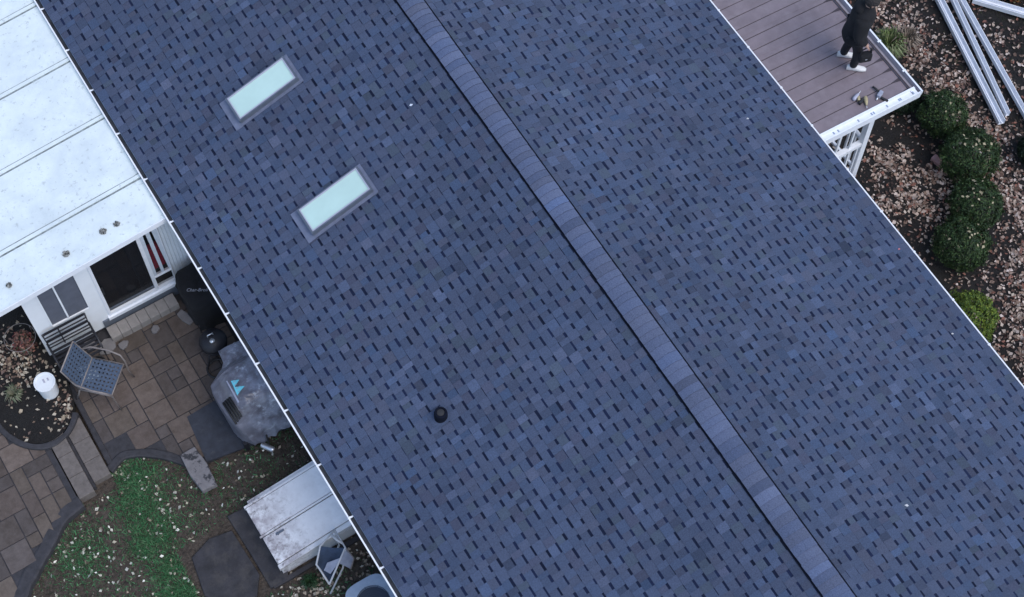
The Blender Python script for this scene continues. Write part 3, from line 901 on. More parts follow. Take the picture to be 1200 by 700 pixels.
# jacket: lofted torso and sleeves in one mesh
b = MB()
def loft(rings, n=20):
    R_=[]
    for (c,rx,ry,ax) in rings:      # centre, radii, axis direction
        c=Vector(c); ax=Vector(ax).normalized()
        u=Vector((0,1,0))-ax*ax.y
        if u.length<0.2: u=Vector((1,0,0))-ax*ax.x
        u.normalize(); w_=ax.cross(u)*-1
        r0=len(b.v)
        for k in range(n):
            t=2*math.pi*k/n
            p=c+u*(1.12*ry*math.cos(t))+w_*(1.14*rx*math.sin(t))
            f=0.016*noise.noise(p*7)+0.010*noise.noise(p*17)
            p+=(p-c).normalized()*f
            b.v.append(tuple(p))
        R_.append(r0)
    for p,q in zip(R_[:-1],R_[1:]):
        for k in range(n):
            l=(k+1)%n; b.face((p+k,p+l,q+l,q+k))
    b.face([R_[0]+k for k in range(n)][::-1]); b.face([R_[-1]+k for k in range(n)])
Z_=(0,0,1)
loft([((-0.02,0,0.74),0.165,0.205,Z_),((-0.02,0,0.76),0.175,0.215,Z_),((-0.01,0,0.86),0.170,0.205,Z_),((0.0,0,0.98),0.155,0.190,Z_),((0.015,0,1.10),0.155,0.195,Z_),
      ((0.025,0,1.22),0.165,0.215,Z_),((0.03,0,1.32),0.160,0.230,Z_),((0.035,0,1.39),0.140,0.215,Z_),((0.045,0,1.445),0.110,0.150,Z_),((0.06,0,1.49),0.085,0.090,Z_),((0.07,0,1.535),0.082,0.085,Z_)],26)
for s in (1,-1):
    W=Vector(J[ [i for i,p in enumerate(J) if abs(p[2]-(0.98 if s>0 else 0.93))<1e-6][0] ])
    S_=Vector((0.035,0.15*s,1.375)); E0=Vector((0.02,0.33*s,1.14)) if s>0 else Vector((0.0,0.31*s,1.12))
    rings=[]
    pts=[S_, S_.lerp(E0,0.25)+Vector((0,0.02*s,0.01)), S_.lerp(E0,0.6), E0, E0.lerp(W,0.35), E0.lerp(W,0.7), E0.lerp(W,0.90)]
    rad=[0.118,0.112,0.095,0.085,0.078,0.066,0.056]
    for i_,p in enumerate(pts):
        d=(pts[min(len(pts)-1,i_+1)]-pts[max(0,i_-1)])
        rings.append((p,rad[i_],rad[i_],d))
    loft(rings,16)
jk = b.build('jacket', M['black_cloth'], pf, smooth=True, sub=1)
# hood at the back of the neck
b = MB(); b.lathe([(0.0,0.07),(0.06,0.06),(0.10,0.02),(0.11,-0.03),(0.08,-0.07),(0.0,-0.08)],(-0.045,0,1.47),14, Matrix.Diagonal((0.75,1.15,0.8,1)))
b.build('hood', M['black_cloth'], pf, smooth=True)
J3=[];E3=[];R3=[]
def j3(p,r_,par=None):
    J3.append(p);R3.append(r_)
    if par is not None: E3.append((par,len(J3)-1))
    return len(J3)-1
t0=j3((0.0,0,0.93),(0.15,0.17))
for s in (1,-1):
    h_=j3((0.0,0.092*s,0.84),0.115,t0)
    k_=j3((0.04+fx[s]*0.6,0.10*s,0.48),0.082,h_)
    q_=j3((0.01+fx[s],0.11*s,0.25),0.068,k_)
    j3((-0.01+fx[s],0.11*s,0.06),0.066,q_)
skin_mesh('trousers', J3, E3, R3, M['trouser'], pf, 2, 0)
for s in (1,-1):
    b = MB()
    KS=0.86
    secs = [(-0.11,0.036,0.0,0.09),(-0.08,0.050,0.0,0.125),(0.0,0.054,0.0,0.13),(0.07,0.058,0.0,0.10),(0.14,0.062,0.0,0.078),(0.20,0.054,0.0,0.066),(0.24,0.032,0.006,0.045)]
    rings=[]
    for (x,wd,z0_,z1_) in secs:
        n0=len(b.v)
        for k in range(10):
            t_=2*math.pi*k/10
            yy=wd*math.cos(t_); zz=z0_+(z1_-z0_)*(0.5+0.5*math.sin(t_)) if math.sin(t_)>-0.2 else z0_
            b.v.append((x*KS+fx[s],0.115*s+yy*KS,zz*0.92))
        rings.append(n0)
    for p,q in zip(rings[:-1],rings[1:]):
        for k in range(10):
            l=(k+1)%10; b.face((p+k,p+l,q+l,q+k))
    b.face([rings[0]+k for k in range(10)]); b.face([rings[-1]+k for k in range(10)][::-1])
    so = b.build('shoe', M['shoe'], pf, smooth=True, sub=1)
# hair: shell over the head
hb = bmesh.new(); bmesh.ops.create_icosphere(hb, subdivisions=4, radius=1.0)
bmesh.ops.delete(hb, geom=[v for v in hb.verts if (v.co.z < -0.1 and v.co.x > -0.15) or v.co.z < -0.72 or (v.co.x>0.70 and v.co.z<0.30)], context='VERTS')
for v in hb.verts:
    n_ = 1+0.07*noise.noise(v.co*5)+0.04*noise.noise(v.co*14)
    v.co = Vector((0.115+v.co.x*0.125*n_, v.co.y*0.118*n_, 1.65+v.co.z*0.135*n_))
hm = bpy.data.meshes.new('hair'); hb.to_mesh(hm); hb.free(); hm.materials.append(M['hair'])
ho = bpy.data.objects.new('hair', hm); COL.objects.link(ho); ho.parent = pf
# face details: nose, ears and eyes merged in one small child each
b = MB()
b.lathe([(0.0,-0.020),(0.013,-0.015),(0.011,0.0),(0.006,0.022),(0.0,0.030)],(0.218,0,1.605),8)
b.build('nose', M['skin'], pf, smooth=True)
for s in (1,-1):
    b=MB(); b.lathe([(0.0,-0.012),(0.010,-0.006),(0.012,0.0),(0.010,0.006),(0.0,0.012)],(0.205,0.034*s,1.635),8); b.build('eye', M['black'], pf, smooth=True)
    b=MB(); b.lathe([(0.0,-0.032),(0.012,-0.02),(0.016,0.0),(0.014,0.02),(0.0,0.032)],(0.10,0.098*s,1.62),8, Matrix.Diagonal((1.2,0.6,1,1))); b.build('ear', M['skin'], pf, smooth=True)
b=MB(); b.box(0.195,0.203,-0.024,0.024,1.56,1.568); b.build('mouth', M['red_cloth'], pf)

# bag in the right hand
PM = Matrix.Translation(pf.location) @ Matrix.Rotation(R(-38),4,'Z')
pf.scale = (0.94,0.94,0.94)
PM = PM @ Matrix.Scale(0.94,4)
hp_ = PM @ (HANDS[-1][0] + HANDS[-1][1]*0.03)
bag = thing('tool_bag', 'small black tool bag carried in the right hand of the person', 'bag', (hp_.x, hp_.y, hp_.z-0.36), R(-20))
b = MB(); b.box(-0.095,0.095,-0.055,0.055,0.03,0.20); b.build('bag_body', M['black_cloth'], bag, bevel=0.03)
b = MB(); b.tube([(-0.08,0,0.19),(-0.07,0,0.29),(0,0,0.345),(0.07,0,0.29),(0.08,0,0.19)],0.011,8); b.build('bag_handle', M['black'], bag, smooth=True)
b = MB(); b.box(-0.015,0.015,-0.060,-0.056,0.11,0.13); b.build('buckle', M['silver'], bag)
# light ruler-like tool in the left hand
hl_ = PM @ (HANDS[1][0] + HANDS[1][1]*0.03)
b = MB(); b.tube([(0.0,0,0.02),(0.02,0.0,-0.34)],0.011,8)
o = tag(b.build('hand_tool', M['tan'], None), 'slim tan hand tool held in the left hand of the person', 'tool'); o.location = hl_

# tools on the porch roof
def drill(name, lab, x, y, rz_, bodym, battm):
    z = pz(x)+0.004
    t_ = thing(name, lab, 'drill', (x,y,z), rz_, 'cordless tools on the porch roof')
    b = MB(); b.lathe([(0.012,-0.11),(0.020,-0.09),(0.030,-0.06),(0.038,-0.02),(0.040,0.06),(0.030,0.085),(0.0,0.09)],(0,0,0.042),14,Matrix.Rotation(R(90),4,'Y'))
    b.build('motor_body', bodym, t_, smooth=True)
    b = MB(); b.tube([(0.02,0.01,0.042),(0.03,0.07,0.045),(0.04,0.12,0.042)],0.020,10); b.build('grip', M['black'], t_, smooth=True)
    b = MB(); b.box(-0.01,0.09,0.11,0.165,0.004,0.078); b.build('battery', battm, t_, bevel=0.01)
    b = MB(); b.tube([(-0.11,0,0.042),(-0.17,0,0.042)],0.007,8); b.build('drill_bit', M['silver'], t_, smooth=True)
    t_.scale=(0.75,0.75,0.75)
    return t_
drill('cordless_drill','tan cordless drill nearest the white edge of the porch roof',5.165,1.40,R(60),M['tan'],M['tan'])
drill('cordless_drill','white and black cordless drill just behind the tan drill on the porch roof',5.075,1.52,R(200),M['grey_print'],M['black'])
nl = thing('nail_gun','dark grey nail gun lying near the corner of the porch roof','nail gun',(5.41,1.385,pz(5.41)+0.004),R(25))
b = MB(); b.box(-0.06,0.05,-0.03,0.03,0.0,0.075); b.build('gun_body', M['grey_cloth'], nl, bevel=0.012)
b = MB(); b.tube([(0.03,0.02,0.035),(0.05,0.10,0.035),(0.06,0.15,0.03)],0.016,8); b.build('grip', M['black'], nl, smooth=True)
b = MB(); b.box(-0.05,-0.02,-0.15,-0.03,0.01,0.04); b.build('magazine', M['black'], nl, bevel=0.004)
b = MB(); b.tube([(-0.06,0,0.035),(-0.11,0,0.03)],0.012,8); b.build('nose_piece', M['silver'], nl, smooth=True)

# ================================================================ LEFT YARD OBJECTS
# covered gas grill: draped cover lofted along Y
gr = thing('covered_grill','gas grill under a pale grey fitted cover with a cyan emblem','grill',(-4.4,2.8,0))
def lerp(a,b_,t): return a+(b_-a)*t
def gsec(Y, xf, xr, zt, zf, zh, n=16):
    """cross-section points front hem -> rear hem; xf front x, xr rear x"""
    pts = []
    for i in range(n): pts.append((xf+0.02*(1-i/(n-1)), Y, lerp(zh, zf, i/(n-1))))
    xm = lerp(xf,xr,0.40)
    for i in range(1,n):
        t=i/(n-1); pts.append((lerp(xf,xm,t), Y, lerp(zf,zt,math.sin(t*math.pi/2))))
    for i in range(1,n): pts.append((lerp(xm,xr,i/(n-1)), Y, zt-0.03*(i/(n-1))**3))
    for i in range(1,n): pts.append((xr, Y, lerp(zt-0.03,zh,i/(n-1))))
    return pts
ZH=0.22
S = [gsec(3.56,-4.40,-4.02,ZH+0.001,ZH+0.001,ZH), gsec(3.56,-4.40,-4.02,0.55,0.55,ZH), gsec(3.545,-4.41,-4.01,0.86,0.84,ZH), gsec(3.48,-4.42,-4.0,0.885,0.87,ZH),
     gsec(3.34,-4.44,-3.99,0.89,0.87,ZH), gsec(3.27,-4.50,-3.98,0.90,0.87,ZH), gsec(3.20,-4.64,-3.96,0.98,0.86,ZH), gsec(3.12,-4.76,-3.95,1.08,0.86,ZH),
     gsec(3.0,-4.79,-3.94,1.14,0.86,ZH), gsec(2.8,-4.79,-3.94,1.16,0.85,ZH), gsec(2.6,-4.78,-3.94,1.15,0.85,ZH), gsec(2.50,-4.76,-3.95,1.12,0.85,ZH),
     gsec(2.42,-4.73,-3.96,1.02,0.83,ZH), gsec(2.37,-4.70,-3.97,0.80,0.74,ZH), gsec(2.33,-4.66,-3.98,0.60,0.56,ZH), gsec(2.28,-4.62,-4.0,0.36,0.34,ZH), gsec(2.265,-4.60,-4.0,ZH+0.002,ZH+0.002,ZH)]
# interpolate between sections for wrinkle detail
SS=[]
for a,c in zip(S[:-1],S[1:]):
    for k in range(8):
        t=k/8; SS.append([tuple(lerp(p[i],q[i],t) for i in range(3)) for p,q in zip(a,c)])
SS.append(S[-1])
b=MB(); npt=len(SS[0])
for sct in SS:
    for (x,y,z) in sct:
        kf = min(1,max(0.12,(x+4.62)/0.2)); wv = 0.012*nz(x*1.0,y,z*2,4)+kf*(0.030*max(0,1-5*abs(nz(x*1.6,y*0.8,z*2+7,3.2)))+0.014*max(0,1-5*abs(nz(x,y*1.4,z*3+1,7))))
        pleat = 0.018*math.sin(34*(x+y*0.6))*max(0,(0.9-z)) if y<2.45 else 0
        dd = Vector((x+4.38, y-2.8, 0)); dd = dd.normalized() if dd.length>0.01 else Vector((0,0,0))
        hz = 1 if z < 0.8 else 0.25
        b.v.append((x+4.4+dd.x*(wv+pleat)*hz, y-2.8+dd.y*(wv+pleat)*hz, z+wv*(0.6 if z>0.5 else 0)))
for i in range(len(SS)-1):
    for k in range(npt-1):
        p=i*npt+k; q=p+npt
        b.face((p,p+1,q+1,q))
cover = b.build('cover', M['grill_cover'], gr, smooth=True)
b=MB()
for (x,y) in ((-0.30,0.35),(0.30,0.35),(-0.30,-0.45),(0.30,-0.45)): b.box(x-0.03,x+0.03,y-0.03,y+0.03,0.02,0.26)
b.build('cart_leg', M['black_metal'], gr)
def cov_z(x,y):       # height of the cover (front slope and plateau), for decals
    xf, xm = -4.79, lerp(-4.79,-3.94,0.40)
    t=min(1,max(0,(x-xf)/(xm-xf)))
    zt=lerp(1.14,1.16,min(1,max(0,(3.0-y)/0.2)))
    return lerp(0.855,zt,math.sin(t*math.pi/2))
def decal(tri, name, m, lift=0.055, nsub=5):
    """triangle fan subdivided so it hugs the cover"""
    b=MB(); T_=[Vector(p) for p in tri]
    def pt(u,v): p=T_[0]+(T_[1]-T_[0])*u+(T_[2]-T_[0])*v; return (p.x+4.4,p.y-2.8,cov_z(p.x,p.y)+lift)
    for i in range(nsub):
        for j in range(nsub-i):
            b.poly([pt(i/nsub,j/nsub),pt((i+1)/nsub,j/nsub),pt(i/nsub,(j+1)/nsub)])
            if i+j<nsub-1: b.poly([pt((i+1)/nsub,j/nsub),pt((i+1)/nsub,(j+1)/nsub),pt(i/nsub,(j+1)/nsub)])
    return b.build(name,m,gr)
# emblem: two peaks side by side along Y, base towards the front
decal([(-4.505,2.885),(-4.515,2.765),(-4.395,2.835)],'emblem',M['cyan'])
decal([(-4.515,2.775),(-4.53,2.645),(-4.375,2.71)],'emblem',M['cyan'])
for q_ in ((-4.482,2.855),(-4.49,2.80),(-4.49,2.745),(-4.495,2.69)):     # dark strokes inside the peaks
    decal([q_,(q_[0]-0.004,q_[1]-0.016),(q_[0]+0.045,q_[1]-0.012)],'emblem_stroke',M['grey_print'],0.058,2)
decal([(-4.545,2.93),(-4.575,2.55),(-4.56,2.93)],'emblem_bar',M['grey_print'])
decal([(-4.575,2.55),(-4.545,2.93),(-4.55,2.55)],'emblem_bar',M['grey_print'])
# black vent louvres low on the front edge
b=MB()
for k in range(4):
    x0=-4.735+k*0.034
    b.tube([(x0+4.4,2.76-2.8-0.01*k,cov_z(x0,2.7)+0.022),(x0+4.4+0.01,2.38-2.8,cov_z(x0,2.6)+0.016)],0.0165,6)
b.build('vent_louvre', M['black'], gr, smooth=True)
b=MB(); b.tube([(-0.02,-0.655,0.62),(-0.03,-0.69,0.35)],0.014,6); b.build('cover_slit', M['black'], gr)
# rubber mat
b=MB(); b.prism([(-5.22,3.26),(-4.68,3.28),(-3.90,3.25),(-3.90,2.36),(-4.55,2.36),(-5.30,2.49)],-0.02,0.014)
tag(b.build('grill_mat', M['mat_rubber']), 'dark rubber mat on the patio under the covered grill', 'mat')
# black covered box beside the sunroom
cb = thing('black_cover','tall equipment hidden under a black cover with pale lettering beside the sunroom','covered equipment',(-4.17,4.68,0))
b=MB()
prof=[]
for j in range(13):
    z=lerp(0.03,0.92,min(1,j/10)); sc_=1.0 if j<=9 else (0.97,0.9,0.55,0.0)[j-9]
    if j>10: z=0.92+0.012*(j-10)
    n0=len(b.v)
    for k in range(28):
        t=2*math.pi*k/28
        cx=math.copysign(abs(math.cos(t))**0.45,math.cos(t)); cy=math.copysign(abs(math.sin(t))**0.45,math.sin(t))
        wv=0.05*nz(cx,cy,z*3,2)+0.03*nz(cx,cy,z*7,5)+0.016*math.sin(k*2.3)*max(0,1-z)
        b.v.append((cx*(0.26+wv)*sc_, cy*(0.36+wv)*sc_, z+0.035*nz(cx*sc_,cy*sc_,2.0,3)-0.03*(j>8)*abs(cy)))
    prof.append(n0)
for p,q in zip(prof[:-1],prof[1:]):
    for k in range(28):
        l=(k+1)%28; b.face((p+k,p+l,q+l,q+k))
b.build('cover', M['black_cloth'], cb, smooth=True)
fc = bpy.data.curves.new('lettering','FONT'); fc.body='Char-Broil'; fc.size=0.072; fc.align_x='CENTER'; fc.extrude=0.001; fc.shear=0.2
fo = bpy.data.objects.new('tmp',fc); COL.objects.link(fo)
dg=bpy.context.evaluated_depsgraph_get(); fm=bpy.data.meshes.new_from_object(fo.evaluated_get(dg)); bpy.data.objects.remove(fo)
fm.materials.clear(); fm.materials.append(M['white_print'])
lt=bpy.data.objects.new('lettering',fm); COL.objects.link(lt); lt.parent=cb
lt.location=(-0.075,-0.175,0.968); lt.rotation_euler=(0,0,R(-31))
# small round kettle grill with silver fittings
kg = thing('kettle_grill','small round black kettle grill with silver fittings beside the covered grill','grill',(-4.37,3.93,0))
b=MB(); b.lathe([(0.06,0.22),(0.15,0.27),(0.20,0.36),(0.205,0.44)],(0,0,0),24); b.build('bowl', M['black_metal'], kg, smooth=True)
b=MB(); b.lathe([(0.21,0.442),(0.20,0.48),(0.15,0.545),(0.07,0.58),(0.0,0.588)],(0,0,0),24); ld=b.build('lid', M['black_metal'], kg, smooth=True)
b=MB(); b.tube([(-0.05,0.03,0.575),(-0.045,0.03,0.63),(0.035,0.03,0.63),(0.04,0.03,0.575)],0.011,8); b.build('lid_handle', M['silver'], ld, smooth=True)
b=MB(); b.lathe([(0.0,0.0),(0.035,0.0),(0.038,0.02),(0.0,0.026)],(-0.02,-0.06,0.578),12); b.build('air_vent', M['silver'], ld, smooth=True)
for k in range(3):
    a=R(90+120*k); b=MB(); b.tube([(0.14*math.cos(a),0.14*math.sin(a),0.27),(0.24*math.cos(a),0.24*math.sin(a),0.005)],0.012,8); b.build('leg', M['silver'] if k==0 else M['black_metal'], kg, smooth=True)
# hose
b=MB(); pts=[]
for i in range(40):
    t=i/39; a=R(60+t*420); r_=0.17-0.03*t
    pts.append((-4.47+r_*math.cos(a),3.70+r_*math.sin(a),0.02+0.02*t))
b.tube(pts,0.017,8)
tag(b.build('garden_hose', M['black'], smooth=True),'loop of black hose on the pavers between the kettle and covered grill','hose')
# loose stones
for (x,y,sx,sy,r_,lab) in ((-4.50,4.70,0.10,0.15,20,'pale loose stone block beside the black cover'),(-4.98,4.76,0.09,0.07,35,'small pale stone in front of the door step'),
     (-5.72,4.88,0.17,0.15,25,'broad grey stone between the bench and the door step'),(-5.93,5.03,0.10,0.12,50,'rounded pale stone under the bench end'),
     (-5.50,4.78,0.10,0.07,10,'small angular stone beside the woven chair')):
    b=MB(); n=6; rr=random.Random(int(x*-100)); pts=[]
    for k in range(n):
        a=2*math.pi*k/n; q=rr.uniform(0.7,1.1); pts.append((q*sx*math.cos(a),q*sy*math.sin(a)))
    b.prism(pts,0.0,0.05)
    o=tag(b.build('loose_stone', M['stone_light'], bevel=0.012, loc=(x,y,0)),lab,'stone','loose stones on the patio'); o.rotation_euler=(0,0,R(r_))

# metal bench against the sunroom wall
bn = thing('metal_bench','black metal slatted bench against the sunroom wall below the window','bench',(-6.12,4.98,0))
def bars(lst,m,name,parent,r_=0.012):
    b=MB()
    for p,q in lst: b.tube([p,q],r_,6)
    return b.build(name,m,parent,smooth=True)
bx=0.33
b=MB()
for (z,h) in ((0.90,0.026),(0.79,0.007),(0.69,0.028),(0.58,0.007),(0.50,0.007)): b.box(-bx,bx,0.095-0.06*(0.9-z)-0.008,0.095-0.06*(0.9-z)+0.008,z-h/1.0,z+h/1.0)
b.build('backrest', M['black_metal'], bn)
b=MB(); b.box(-0.105,-0.085,0.062,0.105,0.45,0.92); b.build('back_post', M['black_metal'], bn)
b=MB()
for k in range(6): b.box(-bx,bx,-0.33+k*0.068,-0.33+k*0.068+0.034,0.43,0.448)
b.build('seat', M['black_metal'], bn)
for s in (-1,1):
    b=MB(); x=bx*s
    b.tube([(x,0.085,0.93),(x,0.05,0.44),(x,0.10,0.0)],0.016,8); b.build('leg', M['black_metal'], bn, smooth=True)
    b=MB(); b.tube([(x,-0.34,0.0),(x,-0.33,0.44),(x,-0.34,0.60),(x,-0.26,0.67),(x,0.06,0.68)],0.016,8); b.build('arm', M['black_metal'], bn, smooth=True)
# folded things under/next to the bench: white box with dark straps
wb = thing('white_crate','small white crate with dark straps on the patio in front of the bench','crate',(-6.13,4.92-0.30,0.0),R(-5))
b=MB(); b.box(-0.13,0.13,-0.09,0.09,0.0,0.20); b.build('crate_body', M['curtain'], wb, bevel=0.012)
b=MB(); b.box(-0.135,0.135,-0.02,0.02,0.19,0.206); b.box(-0.135,-0.131,-0.02,0.02,0.0,0.2); b.box(0.131,0.135,-0.02,0.02,0.0,0.2); b.build('strap', M['black_metal'], wb)
b=MB(); b.lathe([(0.10,0.0),(0.125,0.10),(0.125,0.16),(0.105,0.16),(0.09,0.03),(0.0,0.03)],(0,0,0),16)
tag(b.build('flower_pot', M['black'], loc=(-5.95,4.64,0)),'round black flower pot beside the white crate','pot')

# woven strap patio chair; local +x = facing
ch = thing('patio_chair','patio chair with woven blue grey straps and brown tubular arms','chair',(-6.02,4.30,0),R(-46))
def weave(name,P00,P10,P01,nu,nv,parent):
    """straps: P00 origin, P10 along u, P01 along v"""
    A=Vector(P00);U=Vector(P10)-A;V=Vector(P01)-A;N=U.cross(V).normalized()
    b=MB()
    for i in range(nu):
        f0=(i+0.2)/nu; f1=(i+0.8)/nu
        for j in range(nv*2):
            g0=j/(nv*2); g1=(j+1)/(nv*2)
            h0=0.004*(1 if j%2==0 else -1)*(1 if i%2==0 else -1); h1=-h0
            b.quad(A+U*f0+V*g0+N*h0,A+U*f1+V*g0+N*h0,A+U*f1+V*g1+N*h1,A+U*f0+V*g1+N*h1)
    for j in range(nv):
        f0=(j+0.2)/nv; f1=(j+0.8)/nv
        b.quad(A+V*f0,A+U+V*f0,A+U+V*f1,A+V*f1)
    return b.build(name,M['strap'],parent)
weave('seat',(-0.22,-0.25,0.41),(0.27,-0.25,0.44),(-0.22,0.25,0.41),8,8,ch)
weave('backrest',(-0.22,-0.25,0.42),(-0.40,-0.23,0.90),(-0.22,0.25,0.42),8,8,ch)
b=MB()
b.tube([(-0.22,-0.26,0.41),(0.27,-0.26,0.44),(0.27,0.26,0.44),(-0.22,0.26,0.41)],0.013,8)
b.tube([(-0.22,-0.26,0.41),(-0.40,-0.24,0.91),(-0.40,0.24,0.91),(-0.22,0.26,0.41),(-0.22,-0.26,0.41)],0.013,8)
b.build('frame', M['bronze'], ch, smooth=True)
for s in (-1,1):
    b=MB(); b.tube([(-0.32,0.25*s,0.68),(-0.20,0.31*s,0.69),(0.05,0.33*s,0.67),(0.24,0.31*s,0.64),(0.30,0.28*s,0.52),(0.30,0.265*s,0.25),(0.34,0.27*s,0.005)],0.014,8); b.build('arm', M['bronze'], ch, smooth=True)
    b=MB(); b.tube([(-0.22,0.26*s,0.41),(-0.28,0.27*s,0.2),(-0.36,0.28*s,0.005)],0.013,8); b.build('leg', M['bronze'], ch, smooth=True)

# white bucket in the bed
bk = thing('bucket','white plastic bucket with lid standing in the dark planting bed','bucket',(-6.745,4.62,BED-0.005))
b=MB(); b.lathe([(0.125,0.0),(0.130,0.02),(0.145,0.33),(0.150,0.335),(0.150,0.36),(0.0,0.36)],(0,0,0),28); b.build('bucket_body', M['bucket'], bk)
b=MB(); b.lathe([(0.0,0.361),(0.128,0.361),(0.134,0.372),(0.157,0.372),(0.157,0.335),(0.152,0.335)],(0,0,0),28); ld=b.build('lid', M['bucket'], bk)
b=MB(); b.box(-0.015,0.012,-0.01,0.055,0.362,0.367); b.box(0.050,0.072,-0.005,0.04,0.362,0.367); b.build('label_mark', M['grey_print'], ld)
b=MB(); b.tube([(0.15*math.cos(R(a)),0.15*math.sin(R(a))*0.5-0.10*math.cos(R(a-90)),0.31) for a in range(0,181,20)],0.004,6); b.build('bail', M['silver'], bk, smooth=True)

# flat stained stone on the lawn
fs = thing('flat_stone','grey flat paving slab with a dark stain lying at the edge of the lawn','stone slab',(-5.45,2.43,-0.06))
b=MB(); b.prism([(-0.13,0.33),(0.11,0.34),(0.145,0.02),(0.12,-0.34),(-0.11,-0.33),(-0.15,-0.02)],0.0,0.13); b.build('slab', M['stained'], fs, bevel=0.015)
# silver can
b=MB(); b.lathe([(0.038,-0.10),(0.045,-0.085),(0.045,0.085),(0.038,0.10),(0.03,0.095),(0.0,0.09)],(0,0,0),18,Matrix.Rotation(R(90),4,'X'))
o=tag(b.build('metal_can', M['silver'], smooth=False, loc=(-4.44,2.24,LAWN_Z+0.05)),'shiny silver can lying on the soil below the covered grill','can'); o.rotation_euler=(0,0,R(33))
# dark slate slabs
b=MB(); b.prism([(-6.14,1.34),(-5.80,1.46),(-5.47,1.40),(-5.44,0.62),(-5.62,0.36),(-6.0,0.42),(-6.24,0.75)],-0.10,-0.035)
tag(b.build('slate_slab', M['slate'], bevel=0.012),'larger dark slate slab set in the lawn at the bottom edge','stone slab')
b=MB(); b.prism([(-5.43,1.62),(-5.10,1.60),(-5.06,0.50),(-5.12,0.36),(-5.40,0.36),(-5.41,1.0)],-0.10,-0.025)
tag(b.build('slate_slab', M['slate'], bevel=0.012),'narrow dark slate slab along the front of the white cellar hatch','stone slab')

# white bulkhead (cellar hatch) against the house
bh = thing('cellar_hatch','white sloping metal cellar hatch with two dirty doors against the house','hatch',(-4.5,0.95,0))
BO=Vector((-4.5,0.95,0))
hz_=lambda x: 0.26+0.14*(x+5.17)/1.2
def hbox(b,xa,xb,ya,yb,d0,d1):
    n=len(b.v)
    for (d) in (d0,d1):
        for (x,y) in ((xa,ya),(xb,ya),(xb,yb),(xa,yb)): b.v.append((x-BO.x,y-BO.y,hz_(x)+d))
    for q in ((3,2,1,0),(4,5,6,7),(0,1,5,4),(1,2,6,5),(2,3,7,6),(3,0,4,7)): b.face([n+i for i in q])
M['hatch']=mat('hatch_paint',(0.70,0.70,0.72),0.6,var=0.06,scale=5,spots=[((0.30,0.27,0.29),4.0,0.40,0.62),((0.14,0.12,0.125),14.0,0.50,0.66)],grad=('X',-0.62,0.0,0.08))
b=MB(); b.prism([(-5.15-BO.x,0.45-BO.y),(-3.83-BO.x,0.45-BO.y),(-3.83-BO.x,1.52-BO.y),(-5.15-BO.x,1.52-BO.y)],-0.12,0.22); b.build('base', M['hatch'], bh)
for (ya,yb) in ((0.505,0.945),(0.995,1.455)):
    b=MB(); hbox(b,-5.17,-3.86,ya,yb,0.0,0.035)
    d_=b.build('hatch_door', M['hatch'], bh, bevel=0.006)
    if ya<0.6:
        b=MB(); hbox(b,-4.99,-4.86,0.87,0.90,0.036,0.052); hbox(b,-4.97,-4.95,0.86,0.91,0.036,0.045); b.build('handle', M['sky_frame'], d_)
b=MB(); hbox(b,-5.20,-3.86,0.958,0.984,0.020,0.046); b.build('centre_strip', M['hatch'], bh, bevel=0.004)
b=MB(); hbox(b,-5.18,-3.86,0.425,0.495,-0.06,0.022); b.build('side_frame', M['hatch'], bh, bevel=0.004)
b=MB(); hbox(b,-5.18,-3.86,1.465,1.50,-0.06,0.022); b.build('side_frame', M['hatch'], bh, bevel=0.004)
b=MB(); hbox(b,-5.10,-3.86,1.522,1.58,-0.14,-0.07); b.build('side_ledge', M['hatch'], bh, bevel=0.004)
# paving strip at foot of hatch
b=MB(); b.box(-5.36,-3.86,0.33,0.40,-0.12,-0.03)
tag(b.build('concrete_kerb', M['slate'], bevel=0.008),'dark concrete kerb at the foot of the cellar hatch beside the folded chair','kerb')

# folded lawn chair with navy cloth
fcx = thing('folding_chair','folding lawn chair with pale tube frame and dark navy cloth seat','chair',(-4.47,0.10,-0.06))
def tb(lst,name,m,r_=0.014):
    b=MB()
    for pth in lst: b.tube(pth,r_,8)
    return b.build(name,m,fcx,smooth=True)
q1=(0.19,0.33,0.62); q2=(0.19,0.03,0.62); q3=(-0.24,-0.27,0.50); q4=(-0.26,0.06,0.52); q5=(-0.09,0.24,0.60)
tb([[q1,q2,q3]],'seat_rail',M['pale_tube']); tb([[q1,q5,q4,(-0.25,0.0,0.50),q3]],'seat_rail',M['pale_tube'])
tb([[q1,(0.16,0.20,0.35),(-0.20,0.0,0.0)]],'leg',M['pale_tube']); tb([[q3,(-0.05,-0.05,0.3),(0.20,0.25,0.0)]],'leg',M['pale_tube'])
tb([[q4,(-0.12,0.1,0.3),(0.1,0.05,0.0)]],'leg',M['pale_tube']); tb([[q2,(0.05,-0.1,0.3),(-0.26,-0.24,0.0)]],'leg',M['pale_tube'])
tb([[(0.12,0.29,0.63),(0.14,0.18,0.66),(0.19,0.10,0.63)]],'hinge_bar',M['pale_tube'],0.018)
b=MB(); n=8
for i in range(n+1):
    for j in range(n+1):
        u=i/n; v=j/n
        A=Vector(q5).lerp(Vector(q4),u); B=Vector(q2).lerp(Vector(q3),u); p=A.lerp(B,0.04+0.92*v)
        p.z-=0.10*math.sin(v*math.pi)*math.sin(0.4+u*2.2)+0.02*nz(u,v,1,6)
        b.v.append(tuple(p))
for i in range(n):
    for j in range(n): a=i*(n+1)+j; b.face((a,a+1,a+n+2,a+n+1))
b.build('seat', M['navy'], fcx, smooth=True)
b=MB(); b.poly([(0.10,-0.06,0.60),(-0.16,-0.16,0.53),(-0.21,-0.06,0.505),(-0.12,0.0,0.54)]); b.build('side_flap', M['grey_cloth'], fcx)
b=MB(); b.poly([(0.19,0.03,0.60),(0.23,-0.10,0.42),(0.12,-0.20,0.40),(0.02,-0.10,0.55)]); b.build('back_cloth', M['grey_cloth'], fcx)
